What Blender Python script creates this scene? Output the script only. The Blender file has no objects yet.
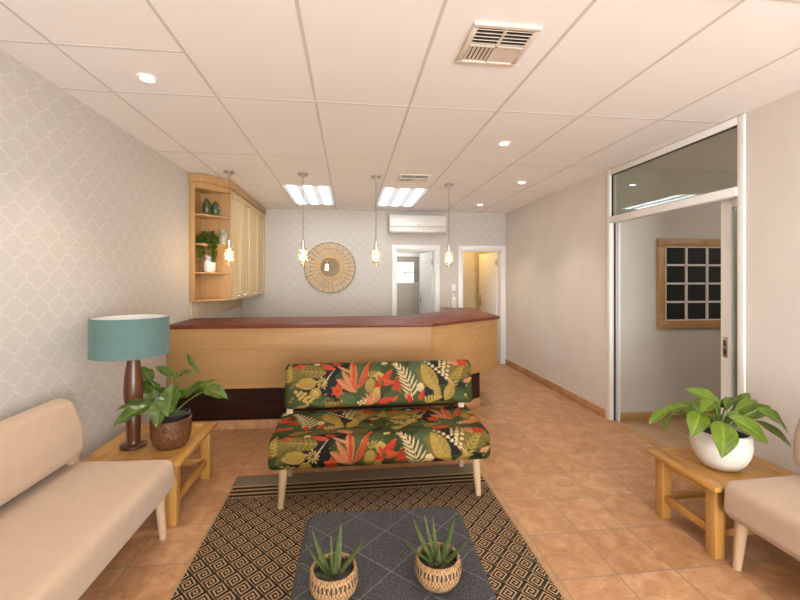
import bpy, bmesh, math, random
import numpy as np
from mathutils import Vector, Matrix
R = random.Random(7)
PI = math.pi
scene = bpy.context.scene
COL = scene.collection

# ------------------------------------------------------------------ camera
CAMZ, YAW, F, HY = 1.46, 0.122, 410.0, 279.0
cs, sn = math.cos(YAW), math.sin(YAW)
cam_d = bpy.data.cameras.new('camera')
cam = bpy.data.objects.new('camera', cam_d)
COL.objects.link(cam)
cam_d.sensor_width = 36
cam_d.lens = F * 36 / 800
cam_d.shift_y = (HY - 300) / 800
cam_d.clip_start = .02
cam.location = (0, 0, CAMZ)
cam.rotation_euler = (PI / 2, 0, -YAW)
scene.camera = cam
vs = scene.view_settings
vs.view_transform = 'Standard'
vs.look = 'None'
vs.gamma = 1
vs.use_curve_mapping = False
vs.exposure = 0.40


def at(px, py, Y):
    """world point seen at a measured photo position, at distance Y along the room"""
    t = (px - 400) / F
    zc = Y / (cs - sn * t)
    return Vector((zc * (cs * t + sn), Y, CAMZ - (py - HY) / F * zc))


# ------------------------------------------------------------------ node helpers
class NT:
    def __init__(s, name):
        s.m = bpy.data.materials.new(name)
        s.m.use_nodes = True
        s.t = s.m.node_tree
        s.n = s.t.nodes
        s.b = s.n['Principled BSDF']
        s.out = s.n['Material Output']

    def link(s, a, b):
        s.t.links.new(a, b)

    def put(s, sock, v):
        if isinstance(v, bpy.types.NodeSocket):
            s.link(v, sock)
        elif isinstance(v, (tuple, list)) and len(v) == 3 and sock.type == 'RGBA':
            sock.default_value = (*v, 1)
        else:
            sock.default_value = v

    def math(s, op, a, b=None, c=None):
        n = s.n.new('ShaderNodeMath')
        n.operation = op
        s.put(n.inputs[0], a)
        if b is not None: s.put(n.inputs[1], b)
        if c is not None: s.put(n.inputs[2], c)
        return n.outputs[0]

    def add(s, a, b): return s.math('ADD', a, b)
    def sub(s, a, b): return s.math('SUBTRACT', a, b)
    def mul(s, a, b): return s.math('MULTIPLY', a, b)
    def div(s, a, b): return s.math('DIVIDE', a, b)
    def fl(s, a): return s.math('FLOOR', a)
    def fr(s, a): return s.math('FRACT', a)
    def ab(s, a): return s.math('ABSOLUTE', a)
    def lt(s, a, b): return s.math('LESS_THAN', a, b)
    def gt(s, a, b): return s.math('GREATER_THAN', a, b)
    def mx(s, a, b): return s.math('MAXIMUM', a, b)

    def obj(s):
        return s.n.new('ShaderNodeTexCoord').outputs['Object']

    def xyz(s, v=None):
        n = s.n.new('ShaderNodeSeparateXYZ')
        s.link(v or s.obj(), n.inputs[0])
        return n.outputs[0], n.outputs[1], n.outputs[2]

    def comb(s, x, y, z=0.0):
        n = s.n.new('ShaderNodeCombineXYZ')
        s.put(n.inputs[0], x); s.put(n.inputs[1], y); s.put(n.inputs[2], z)
        return n.outputs[0]

    def vscale(s, v, sc):
        n = s.n.new('ShaderNodeMapping')
        s.link(v, n.inputs[0])
        n.inputs['Scale'].default_value = sc
        return n.outputs[0]

    def noise(s, v, scale, detail=3, rough=.5, dist=0):
        n = s.n.new('ShaderNodeTexNoise')
        if v is not None: s.link(v, n.inputs['Vector'])
        n.inputs['Scale'].default_value = scale
        n.inputs['Detail'].default_value = detail
        n.inputs['Roughness'].default_value = rough
        n.inputs['Distortion'].default_value = dist
        return n.outputs[0]

    def rand(s, v):
        n = s.n.new('ShaderNodeTexWhiteNoise')
        s.link(v, n.inputs[0])
        return n.outputs[0]

    def ramp(s, f, stops):
        n = s.n.new('ShaderNodeValToRGB')
        s.link(f, n.inputs[0])
        e = n.color_ramp.elements
        while len(e) < len(stops): e.new(.5)
        for i, (p, c) in enumerate(stops):
            e[i].position = p
            e[i].color = (*c, 1)
        return n.outputs[0]

    def mix(s, f, a, b, mode='MIX'):
        n = s.n.new('ShaderNodeMix')
        n.data_type = 'RGBA'
        n.blend_type = mode
        s.put(n.inputs[0], f); s.put(n.inputs[6], a); s.put(n.inputs[7], b)
        return n.outputs[2]

    def bump(s, h, strength=.3, dist=.002):
        n = s.n.new('ShaderNodeBump')
        n.inputs['Strength'].default_value = strength
        n.inputs['Distance'].default_value = dist
        s.link(h, n.inputs['Height'])
        s.link(n.outputs[0], s.b.inputs['Normal'])

    def base(s, c): s.put(s.b.inputs['Base Color'], c)
    def rough(s, r): s.put(s.b.inputs['Roughness'], r)
    def set(s, k, v): s.put(s.b.inputs[k], v)


def dk(c, f): return tuple(x * f for x in c)


def plain(name, c, rough=.5, var=.06, scale=8, metal=0, bump=0, bscale=200, spec=None):
    t = NT(name)
    n = t.noise(t.obj(), scale, 4)
    t.base(t.ramp(n, [(.3, dk(c, 1 - var)), (.7, dk(c, 1 + var))]))
    t.rough(rough)
    t.set('Metallic', metal)
    if spec is not None: t.set('Specular IOR Level', spec)
    if bump: t.bump(t.noise(t.obj(), bscale, 2), bump, .001)
    return t.m


def wood(name, c1, c2, axis=0, rough=.35, scale=14, stretch=.06, coat=0):
    t = NT(name)
    sc = [1, 1, 1]
    sc[axis] = stretch
    v = t.vscale(t.obj(), sc)
    n = t.noise(v, scale, 5, .6, 1.2)
    n2 = t.noise(v, scale * 9, 3, .6)
    f = t.add(t.mul(n, .75), t.mul(n2, .25))
    t.base(t.ramp(f, [(.36, c1), (.64, c2)]))
    t.rough(rough)
    t.set('Coat Weight', coat)
    t.bump(n2, .06, .001)
    return t.m


def emit(name, c, s):
    t = NT(name)
    t.base((.8, .8, .8))
    t.set('Emission Color', (*c, 1))
    t.set('Emission Strength', s)
    return t.m


def thinglass(name, tint, gloss=1.0, rough=0.0, milk=0, milkc=(1, 1, 1)):
    """clear sheet glass: tinted transmission plus fresnel reflection"""
    t = NT(name)
    tr = t.n.new('ShaderNodeBsdfTransparent')
    tr.inputs[0].default_value = (*tint, 1)
    gl = t.n.new('ShaderNodeBsdfGlossy')
    gl.inputs['Roughness'].default_value = rough
    lw = t.n.new('ShaderNodeLayerWeight')
    fres = t.add(.04, t.mul(t.math('POWER', lw.outputs['Facing'], 5.0), .9))
    mx = t.n.new('ShaderNodeMixShader')
    t.link(t.mul(fres, gloss), mx.inputs[0])
    src = tr.outputs[0]
    if milk:
        tl = t.n.new('ShaderNodeBsdfTranslucent')
        tl.inputs[0].default_value = (*milkc, 1)
        m2 = t.n.new('ShaderNodeMixShader')
        m2.inputs[0].default_value = milk
        t.link(src, m2.inputs[1])
        t.link(tl.outputs[0], m2.inputs[2])
        src = m2.outputs[0]
    t.link(src, mx.inputs[1])
    t.link(gl.outputs[0], mx.inputs[2])
    t.link(mx.outputs[0], t.out.inputs[0])
    return t.m


# ------------------------------------------------------------------ mesh builder
class MB:
    def __init__(s):
        s.bm = bmesh.new()
        s.smooth = True
        s.ang = 40

    def face(s, vs_, mi=0):
        try:
            f = s.bm.faces.new(vs_)
            f.material_index = mi
            return f
        except ValueError:
            return None

    def box(s, x0, x1, y0, y1, z0, z1, bev=0, seg=2, mi=0, M=None):
        b = bmesh.new()
        bmesh.ops.create_cube(b, size=1)
        for v in b.verts:
            v.co = Vector(((x0 + x1) / 2 + v.co.x * (x1 - x0), (y0 + y1) / 2 + v.co.y * (y1 - y0), (z0 + z1) / 2 + v.co.z * (z1 - z0)))
        if bev:
            bmesh.ops.bevel(b, geom=list(b.edges), offset=bev, segments=seg, profile=.5, affect='EDGES')
        s.absorb(b, mi, M)
        return s

    def absorb(s, b, mi=0, M=None):
        vm = {}
        for v in b.verts:
            vm[v] = s.bm.verts.new(M @ v.co if M else v.co)
        for f in b.faces:
            s.face([vm[v] for v in f.verts], mi)
        b.free()

    def prism(s, poly, z0, z1, bev=0, mi=0, axis='z', M=None):
        """poly of 2-D points extruded along an axis"""
        b = bmesh.new()

        def P(p, h):
            return Vector((p[0], p[1], h)) if axis == 'z' else Vector((h, p[0], p[1])) if axis == 'x' else Vector((p[0], h, p[1]))
        lo = [b.verts.new(P(p, z0)) for p in poly]
        hi = [b.verts.new(P(p, z1)) for p in poly]
        b.faces.new(lo); b.faces.new(hi)
        n = len(poly)
        for i in range(n):
            b.faces.new([lo[i], lo[(i + 1) % n], hi[(i + 1) % n], hi[i]])
        bmesh.ops.recalc_face_normals(b, faces=list(b.faces))
        if bev:
            bmesh.ops.bevel(b, geom=list(b.edges), offset=bev, segments=2, profile=.5, affect='EDGES')
        s.absorb(b, mi, M)
        return s

    def lathe(s, c, prof, seg=40, cap=True, mi=0):
        """profile [(r, z)] about the vertical through c"""
        rings = []
        for r, z in prof:
            if r < 1e-6:
                rings.append([s.bm.verts.new((c[0], c[1], c[2] + z))])
            else:
                rings.append([s.bm.verts.new((c[0] + r * math.cos(2 * PI * k / seg), c[1] + r * math.sin(2 * PI * k / seg), c[2] + z)) for k in range(seg)])
        for a, b in zip(rings, rings[1:]):
            for k in range(seg):
                k2 = (k + 1) % seg
                if len(a) == 1 and len(b) > 1: s.face([a[0], b[k2], b[k]][::-1], mi)
                elif len(b) == 1 and len(a) > 1: s.face([a[k], a[k2], b[0]], mi)
                elif len(a) > 1: s.face([a[k], a[k2], b[k2], b[k]], mi)
        if cap:
            if len(rings[0]) > 1: s.face(rings[0][::-1], mi)
            if len(rings[-1]) > 1: s.face(rings[-1], mi)
        return s

    def tube(s, pts, r, seg=8, mi=0, cap=True, closed=False):
        """r: a number or one radius per point"""
        pts = [Vector(p) for p in pts]
        n = len(pts)
        rr = r if isinstance(r, (list, tuple)) else [r] * n
        rings = []
        up = None
        for i, p in enumerate(pts):
            if closed:
                d = pts[(i + 1) % n] - pts[i - 1]
            else:
                d = pts[min(i + 1, n - 1)] - pts[max(i - 1, 0)]
            d.normalize()
            if up is None:
                up = Vector((0, 0, 1)) if abs(d.z) < .9 else Vector((1, 0, 0))
            u = (up - d * up.dot(d)).normalized()
            w = d.cross(u)
            up = u
            rings.append([s.bm.verts.new(p + (u * math.cos(2 * PI * k / seg) + w * math.sin(2 * PI * k / seg)) * rr[i]) for k in range(seg)])
        pairs = list(zip(rings, rings[1:]))
        if closed: pairs.append((rings[-1], rings[0]))
        for a, b in pairs:
            for k in range(seg):
                s.face([a[k], a[(k + 1) % seg], b[(k + 1) % seg], b[k]], mi)
        if cap and not closed:
            s.face(rings[0][::-1], mi); s.face(rings[-1], mi)
        return s

    def cyl(s, a, b, r0, r1=None, seg=24, mi=0):
        return s.tube([a, b], [r0, r0 if r1 is None else r1], seg, mi)

    def sphere(s, c, r, sc=(1, 1, 1), seg=20, mi=0):
        b = bmesh.new()
        bmesh.ops.create_uvsphere(b, u_segments=seg, v_segments=seg // 2, radius=r)
        for v in b.verts:
            v.co = Vector((c[0] + v.co.x * sc[0], c[1] + v.co.y * sc[1], c[2] + v.co.z * sc[2]))
        s.absorb(b, mi)
        return s

    def build(s, name, mats, root=None, parent=None):
        me = bpy.data.meshes.new(name)
        off = Vector(root['_o']) if root is not None else Vector((0, 0, 0))
        if root is not None:
            for v in s.bm.verts: v.co -= off
        bmesh.ops.recalc_face_normals(s.bm, faces=list(s.bm.faces)) if getattr(s, 'recalc', True) else None
        s.bm.to_mesh(me)
        s.bm.free()
        if s.smooth:
            me.polygons.foreach_set('use_smooth', [True] * len(me.polygons))
            me.set_sharp_from_angle(angle=math.radians(s.ang))
        for m in (mats if isinstance(mats, list) else [mats]): me.materials.append(m)
        o = bpy.data.objects.new(name, me)
        COL.objects.link(o)
        p = parent or root
        if p is not None: o.parent = p
        return o


def thing(name, label, cat, loc, group=None):
    o = bpy.data.objects.new(name, None)
    COL.objects.link(o)
    o.location = loc
    o.empty_display_size = .05
    o['label'] = label
    o['category'] = cat
    if group: o['group'] = group
    o['_o'] = tuple(loc)
    return o


def solo(o, label, cat, group=None):
    o['label'] = label
    o['category'] = cat
    if group: o['group'] = group
    return o


def struct(name, mb, m, parent=None):
    o = mb.build(name, m, parent=parent)
    if parent is None: o['kind'] = 'structure'
    return o


def dup(root, loc, label, group=None):
    r = root.copy()
    COL.objects.link(r)
    r.location = loc
    r['label'] = label
    if group: r['group'] = group
    for ch in list(root.children):
        c = ch.copy()
        COL.objects.link(c)
        c.parent = r
        for g in list(ch.children):
            d = g.copy()
            COL.objects.link(d)
            d.parent = c
    return r


# ------------------------------------------------------------------ materials
def wallpaper(name, ax):
    t = NT(name)
    x, y, z = t.xyz()
    h = (x, y)[ax]
    a0 = t.add(t.div(h, .16), t.div(z, .163))
    b0 = t.sub(t.div(h, .16), t.div(z, .163))

    def wob(v):
        return t.add(t.mul(t.math('SINE', t.mul(v, 2 * PI)), .05), t.mul(t.math('SINE', t.mul(v, 4 * PI)), .05))
    a = t.add(a0, wob(b0))
    b = t.add(b0, wob(a0))
    la = t.ab(t.sub(t.fr(t.add(a, .5)), .5))
    lb = t.ab(t.sub(t.fr(t.add(b, .5)), .5))
    d = t.math('MINIMUM', la, lb)
    m = t.math('SMOOTHSTEP', d, .028, .05) if False else t.sub(1.0, t.math('MINIMUM', t.mx(t.div(t.sub(d, .022), .03), 0.0), 1.0))
    n = t.noise(t.obj(), 60, 3)
    c = t.mix(n, (.505, .468, .427), (.555, .515, .472))
    t.base(t.mix(t.mul(m, .6), c, (.655, .615, .57)))
    t.rough(.6)
    t.bump(m, .12, .001)
    return t.m


M = {}
M['paper_x'] = wallpaper('wallpaper back', 0)
M['paper_y'] = wallpaper('wallpaper left', 1)
M['paint'] = plain('painted wall', (.71, .66, .605), .7, .03, 3, bump=.05)
M['paint_side'] = plain('grey painted wall', (.58, .555, .50), .75, .03, 3)
M['paint_hall'] = plain('pale hall paint', (.62, .59, .52), .7, .03, 3)
M['white'] = plain('white gloss paint', (.80, .79, .78), .3, .02, 6)
M['dooroff'] = plain('off white door paint', (.70, .70, .67), .35, .03, 5)
M['upvc'] = plain('white powder coat', (.87, .865, .85), .35, .02, 6)
M['gasket'] = plain('black gasket', (.015, .015, .014), .6, .05)
M['chrome'] = plain('brushed nickel', (.55, .53, .50), .28, .04, 40, metal=1)
M['brass'] = plain('dull steel hinge', (.42, .38, .30), .4, .05, 40, metal=1)
M['plastic'] = plain('white plastic', (.74, .71, .68), .32, .02, 8)
M['plastic_grey'] = plain('grey plastic', (.33, .32, .31), .4, .03, 8)
M['dark'] = plain('dark duct interior', (.03, .027, .022), .8, .05)
M['black'] = plain('black plastic', (.012, .012, .012), .45, .05)
M['ivory'] = plain('ivory enamel', (.72, .63, .53), .45, .03, 8)


def ceiling_mat():
    t = NT('ceiling tile')
    n = t.noise(t.obj(), 240, 2)
    n2 = t.noise(t.obj(), 1.5, 2)
    t.base(t.mix(n2, t.mix(n, (.875, .85, .83), (.915, .89, .87)), (.895, .87, .85)))
    t.rough(.8)
    t.bump(n, .08, .001)
    return t.m


M['ceil'] = ceiling_mat()
M['tbar'] = plain('ceiling grid bar', (.64, .60, .56), .45, .02, 8)


def tile_mat(name, x0, y0, sx, sy, axis=None):
    t = NT(name)
    x, y, z = t.xyz()
    u, v = {None: (x, y), 'xz': (x, z), 'yz': (y, z)}[axis]
    fx = t.div(t.sub(u, x0), sx)
    fy = t.div(t.sub(v, y0), sy)
    ex = t.sub(.5, t.ab(t.sub(t.fr(fx), .5)))
    ey = t.sub(.5, t.ab(t.sub(t.fr(fy), .5)))
    g = t.mx(t.lt(ex, .004 / sx), t.lt(ey, .004 / sy)) if axis is None else t.lt(ex, .004 / sx)
    r = t.rand(t.comb(t.fl(fx), t.fl(fy)))
    n = t.noise(t.obj(), 9, 6, .62, .8)
    n2 = t.noise(t.vscale(t.obj(), (1, 2.2, 1)), 34, 4, .6)
    f = t.add(t.add(t.mul(n, .7), t.mul(n2, .3)), t.mul(t.sub(r, .5), .10))
    c = t.ramp(f, [(.36, (.36, .170, .072)), (.5, (.46, .235, .110)), (.64, (.56, .315, .165))])
    t.base(t.mix(g, c, (.28, .19, .125)))
    t.rough(t.add(t.mul(n2, .18), .27))
    t.bump(t.sub(t.mul(n2, .25), g), .25, .002)
    return t.m


M['tile'] = tile_mat('terracotta tiles', 1.01, 2.225, .304, .346)
M['skirt_y'] = tile_mat('terracotta skirting right', 0, .1, .304, .346, 'yz')
M['skirt_x'] = tile_mat('terracotta skirting desk', .02, 1, .304, .346, 'xz')


def laminate():
    t = NT('oak laminate')
    x, y, z = t.xyz()
    fx = t.div(x, .19)
    r = t.rand(t.comb(t.fl(fx), 0.0))
    fy = t.add(t.div(y, 1.2), r)
    r2 = t.rand(t.comb(t.fl(fx), t.fl(fy)))
    n = t.noise(t.vscale(t.obj(), (1, .06, 1)), 18, 5, .6, 1)
    g = t.mx(t.lt(t.fr(fx), .012), t.lt(t.fr(fy), .003))
    c = t.ramp(t.add(t.mul(n, .8), t.mul(r2, .2)), [(.35, (.36, .21, .11)), (.7, (.56, .38, .23))])
    t.base(t.mix(g, c, (.2, .11, .06)))
    t.rough(.35)
    return t.m


M['laminate'] = laminate()
M['oak_wall'] = wood('cabinet oak upright', (.40, .225, .088), (.50, .30, .13), 2, .42)
M['oak_y'] = wood('cabinet oak level', (.40, .225, .088), (.50, .30, .13), 1, .42)
M['maple'] = wood('pale maple doors', (.53, .385, .185), (.62, .465, .245), 2, .4, 9)
M['greywood'] = wood('pale board', (.50, .40, .26), (.58, .48, .33), 2, .5, 9)
M['beech'] = wood('beech panel', (.36, .19, .066), (.43, .238, .09), 0, .5, 10, .05)
M['mahogany'] = wood('mahogany worktop', (.125, .028, .017), (.185, .048, .030), 0, .42, 10, .08, 0)
M['mahogany'].node_tree.nodes['Principled BSDF'].inputs['Specular IOR Level'].default_value = .25
M['wenge'] = wood('dark plinth', (.022, .007, .004), (.045, .014, .007), 0, .5, 12, .06)
M['wenge'].node_tree.nodes['Principled BSDF'].inputs['Specular IOR Level'].default_value = .15
M['pine_x'] = wood('honey oak table across', (.40, .185, .042), (.52, .27, .072), 0, .33, 12, .07)
M['pine_y'] = wood('honey oak table along', (.40, .185, .042), (.52, .27, .072), 1, .33, 12, .07)
M['pine_z'] = wood('honey oak table leg', (.39, .18, .042), (.50, .26, .07), 2, .33, 12, .07)
M['leg'] = wood('pale beech leg', (.45, .30, .18), (.55, .385, .24), 2, .4, 20, .08)
M['walnut'] = wood('walnut lamp', (.050, .017, .007), (.12, .040, .015), 2, .32, 22, .08, .1)
M['bamboo'] = wood('bamboo', (.60, .34, .10), (.78, .49, .18), 2, .45, 30, .3)


def fabric(name, c, weave=900, var=.08):
    t = NT(name)
    n = t.noise(t.obj(), weave, 2)
    n2 = t.noise(t.obj(), 22, 5, .6)
    f = t.add(t.mul(n, .5), t.mul(n2, .5))
    t.base(t.ramp(f, [(.32, dk(c, 1 - var)), (.68, dk(c, 1 + var))]))
    t.rough(.9)
    t.set('Specular IOR Level', .2)
    t.set('Sheen Weight', .15)
    t.bump(n, .2, .0015)
    return t.m


M['beige'] = fabric('beige upholstery', (.46, .325, .225), 420, .06)
M['teal'] = fabric('teal shade linen', (.098, .165, .152), 700, .10)
M['shade_in'] = plain('white shade lining', (.75, .72, .68), .6, .02)


def quilt():
    t = NT('charcoal quilted fabric')
    x, y, z = t.xyz()
    a = t.add(t.div(x, .235), t.div(y, .235))
    b = t.sub(t.div(x, .235), t.div(y, .235))
    fa = t.ab(t.sub(t.fr(t.add(a, .5)), .5))
    fb = t.ab(t.sub(t.fr(t.add(b, .5)), .5))
    dash_a = t.gt(t.fr(t.mul(b, 20)), .3)
    dash_b = t.gt(t.fr(t.mul(a, 20)), .3)
    ln = t.mx(t.mul(t.lt(fa, .0085), dash_a), t.mul(t.lt(fb, .0085), dash_b))
    n = t.noise(t.obj(), 210, 4, .8)
    c = t.ramp(n, [(.36, (.018, .0165, .0165)), (.52, (.050, .046, .046)), (.68, (.135, .125, .12))])
    t.base(t.mix(t.mul(ln, .55), c, (.32, .27, .22)))
    t.rough(.9)
    t.set('Specular IOR Level', .2)
    seam = t.math('MINIMUM', t.math('MINIMUM', fa, fb), .06)
    t.bump(t.add(t.mul(seam, 8), t.mul(n, .25)), .4, .006)
    return t.m


M['quilt'] = quilt()


def rug_mat():
    t = NT('woven rug')
    x, y, z = t.xyz()
    s_, t_ = t.div(x, .107), t.div(y, .12)
    a, b = t.add(s_, t_), t.sub(s_, t_)
    fa = t.sub(t.fr(a), .5)
    fb = t.sub(t.fr(b), .5)
    r = t.mx(t.ab(fa), t.ab(fb))
    ang = t.div(t.math('ARCTAN2', fb, fa), 2 * PI)
    ph = t.fr(t.add(t.mul(r, 5.0), ang))
    dark = t.mx(t.lt(ph, .56), t.gt(r, .462))
    # y runs from the front (negative) to 0 at the far hem
    d = t.mul(y, -1.0)
    plainband = t.lt(d, .15)
    stripes = t.mul(t.mul(t.gt(d, .15), t.lt(d, .31)), t.gt(t.fr(t.div(t.sub(d, .15), .05)), .42))
    inside = t.gt(d, .31)
    edge = t.gt(t.ab(t.sub(x, .9)), .885)
    pat = t.add(t.mul(dark, inside), stripes)
    pat = t.mul(pat, t.sub(1.0, edge))
    n = t.noise(t.obj(), 500, 2)
    weave = t.noise(t.vscale(t.obj(), (1, 6, 1)), 260, 2)
    tan = t.mix(n, (.36, .22, .105), (.44, .285, .15))
    band = t.mix(weave, (.15, .12, .085), (.25, .20, .14))
    tan = t.mix(t.mul(plainband, 1.0), tan, band)
    t.base(t.mix(pat, tan, t.mix(n, (.012, .011, .010), (.03, .027, .022))))
    t.rough(.95)
    t.set('Specular IOR Level', .1)
    t.bump(weave, .3, .002)
    return t.m


M['rug'] = rug_mat()


def leaf_mat(name, c1, c2, rough=.3):
    t = NT(name)
    n = t.noise(t.obj(), 14, 3)
    at_ = t.n.new('ShaderNodeAttribute')
    at_.attribute_name = 'rib'
    c = t.ramp(n, [(.3, c1), (.7, c2)])
    t.base(t.mix(t.mul(at_.outputs['Fac'], .55), c, tuple(min(1, x * 1.9 + .02) for x in c2)))
    t.rough(rough)
    t.set('Specular IOR Level', .32)
    return t.m


M['leaf_dark'] = leaf_mat('glossy dark leaf', (.028, .046, .005), (.062, .095, .011), .26)
M['leaf_light'] = leaf_mat('fresh green leaf', (.050, .085, .005), (.112, .160, .012), .38)
M['stem'] = plain('green stem', (.10, .18, .04), .45, .15, 20)
M['soil'] = plain('potting soil', (.035, .025, .016), .95, .4, 60, bump=.6, bscale=120)
M['moss'] = plain('mossy soil', (.06, .075, .03), .95, .4, 60, bump=.6, bscale=120)


def aloe_mat():
    t = NT('aloe skin')
    n = t.noise(t.obj(), 60, 3)
    t.base(t.ramp(n, [(.3, (.033, .046, .010)), (.7, (.066, .084, .022))]))
    t.rough(.5)
    t.set('Specular IOR Level', .2)
    return t.m


M['aloe'] = aloe_mat()


def hammered():
    t = NT('hammered copper glaze')
    v = t.n.new('ShaderNodeTexVoronoi')
    v.inputs['Scale'].default_value = 95
    t.link(t.vscale(t.obj(), (1, 1, 1.7)), v.inputs['Vector'])
    n = t.noise(t.obj(), 30, 4)
    f = t.add(t.mul(v.outputs['Distance'], .9), t.mul(n, .5))
    t.base(t.ramp(f, [(.25, (.028, .010, .004)), (.55, (.068, .026, .010)), (.85, (.16, .068, .028))]))
    t.rough(.38)
    t.set('Specular IOR Level', .3)
    t.bump(v.outputs['Distance'], .5, .004)
    return t.m


M['copper'] = hammered()


def stone():
    t = NT('white stone bowl')
    n = t.noise(t.obj(), 6, 6, .65)
    t.base(t.ramp(n, [(.3, (.60, .55, .48)), (.7, (.76, .72, .66))]))
    t.rough(.6)
    t.bump(n, .1, .003)
    return t.m


M['stone'] = stone()


def wicker():
    t = NT('woven seagrass')
    x, y, z = t.xyz()
    ang = t.div(t.math('ARCTAN2', y, x), 2 * PI)
    k = t.mul(ang, 34)
    slot = t.mul(t.mul(t.gt(z, .055), t.lt(z, .074)), t.lt(t.fr(k), .42))
    row = t.div(z, .011)
    w = t.mul(t.math('SINE', t.mul(t.add(t.mul(ang, 44), t.mul(t.fl(row), .5)), 2 * PI)), t.math('SINE', t.mul(t.fr(row), PI)))
    n = t.noise(t.obj(), 130, 3)
    c = t.ramp(t.add(t.mul(w, .22), n), [(.25, (.12, .058, .022)), (.55, (.30, .165, .068)), (.8, (.44, .27, .125))])
    t.base(t.mix(slot, c, (.02, .014, .008)))
    t.rough(.75)
    t.bump(t.sub(t.mul(w, .5), t.mul(slot, 2.0)), .6, .004)
    return t.m


M['wicker'] = wicker()
M['greenjar'] = plain('dark green ceramic', (.055, .08, .04), .25, .35, 22)
M['glassjar'] = plain('grey green glazed jar', (.30, .32, .24), .25, .2, 18)
M['whitejar'] = plain('white ceramic', (.74, .69, .66), .3, .03, 8)
M['glass_door'] = thinglass('door glass', (.86, .89, .85), 1.8)
M['glass_slide'] = thinglass('sliding door glass', (.78, .84, .81), 1.0)
M['glass_amber'] = thinglass('amber glass', (1.0, .90, .72), .6, .35, .02, (1.0, .86, .64))
M['glass_clear'] = thinglass('clear glass', (.99, .96, .90), 1.0)
M['mirror'] = plain('mirror silver', (.85, .83, .80), .02, .01, 5, metal=1)
M['darkpane'] = plain('dark window glass', (.018, .02, .022), .08, .05)
M['bulb'] = emit('glowing bulb', (1.0, .91, .79), 95)
M['down'] = emit('downlight lens', (1.0, .90, .76), 30)
M['daypane'] = emit('daylit frosted pane', (.95, .97, 1.0), .55)


def troffer_mat():
    t = NT('lit prismatic diffuser')
    x, y, z = t.xyz()
    tb = t.ab(t.sub(t.fr(t.add(t.div(x, .19), .5)), .5))
    lou = t.lt(t.fr(t.div(y, .1)), .14)
    f = t.add(.07, t.mul(t.lt(tb, .27), 1.35))
    f = t.mul(f, t.sub(1.0, t.mul(lou, .6)))
    t.base((.7, .75, .8))
    t.set('Emission Color', (.84, .93, 1.0, 1))
    t.put(t.b.inputs['Emission Strength'], t.mul(f, TROF))
    return t.m


TROF = 5.6
M['troffer'] = troffer_mat()

# ------------------------------------------------------------------ the setting
H = 2.59
XL, XR, YB, YF = -1.70, 2.67, 6.80, -3.2
struct('floor', MB().box(XL - .1, XR + .02, YF - .1, 9.2, -.06, 0), M['tile'])
struct('floor.001', MB().box(XR + .02, 5.4, .6, 4.1, -.06, 0), M['laminate'])
struct('ceiling', MB().box(XL - .1, 5.4, YF - .1, 9.2, H, H + .06), M['ceil'])
cx = [-2.014 + .6 * k for k in range(1, 8)]
ry = [-2.14, -.94, .26, 1.46, 2.66, 3.86, 5.06, 6.26]
mb = MB()
for x in cx: mb.box(x - .008, x + .008, YF, YB, H - .002, H)
for y in ry: mb.box(XL, XR, y - .007, y + .007, H - .0015, H)
mb.box(XL, -.814, 2.150, 2.164, H - .0015, H)
struct('trim_1', mb, M['tbar'])['label'] = 'pale metal grid bars between the ceiling tiles'

struct('wall_left', MB().box(XL - .1, XL, YF - .1, YB + .12, 0, H), M['paper_y'])
mb = MB()
for x0, x1, z0 in ((XL, .765, 0), (.765, 1.445, 1.95), (1.445, 1.90, 0), (1.90, 2.60, 1.95), (2.60, XR + .04, 0)):
    mb.box(x0, x1, YB, YB + .12, z0, H)
struct('wall_back', mb, M['paper_x'])
DY0, DY1 = 2.48, 3.975
mb = MB()
mb.box(XR, XR + .05, DY1, YB, 0, H)
struct('wall_right', mb, M['paint'])
struct('wall_right.001', MB().box(XR, XR + .05, YF, DY0, 0, H), M['paint'])
# wall behind the camera, with an unseen window added to light the room
mb = MB()
mb.box(XL, XR, YF - .1, YF, 2.4, H)
mb.box(XL, -.25, YF - .1, YF, 0, 2.4)
struct('wall_front', mb, plain('taupe wall', (.20, .16, .11), .7, .03))
w3 = struct('added_window_1', MB().box(-.25, XR, YF - .08, YF - .07, .05, 2.4), M['glass_clear'])
mb = MB()
for x in (-.25, .70, 1.65, 2.61): mb.box(x, x + .05, YF - .1, YF + .01, .0, 2.4)
for z in (.0, 2.05, 2.35): mb.box(-.25, XR, YF - .1, YF + .01, z, z + .05)
mb.build('added_window_frame', M['white'], parent=w3)

# skirtings
mb = MB()
mb.box(XR - .012, XR, DY1 + .05, YB, 0, .088, .003)
struct('baseboard_right', mb, M['skirt_y'])
mb = MB()
mb.box(XR - .012, XR, YF, DY0 - .05, 0, .088, .003)
struct('baseboard_right.001', mb, M['skirt_y'])
struct('baseboard_left', MB().box(XL, XL + .012, YF, 4.15, 0, .088, .003), M['skirt_y'])

# side room seen through the glazed partition
SB = 3.94
struct('wall_side_back', MB().box(XR + .05, 5.4, SB, SB + .1, 0, H), M['paint_side'])
struct('wall_side_right', MB().box(5.3, 5.4, .7, SB, 0, H), M['paint_side'])
struct('wall_side_front', MB().box(XR + .05, 5.4, .6, .7, 0, H), M['paint_side'])
struct('baseboard_side', MB().box(XR + .06, 5.3, SB - .014, SB, 0, .075, .003), M['oak_y'])
struct('trim_3', MB().box(XR + .0, XR + .06, DY0 + .05, DY1 - .05, 0, .006, .002), M['oak_y'])['label'] = 'wooden threshold strip of the glazed doorway'

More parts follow.
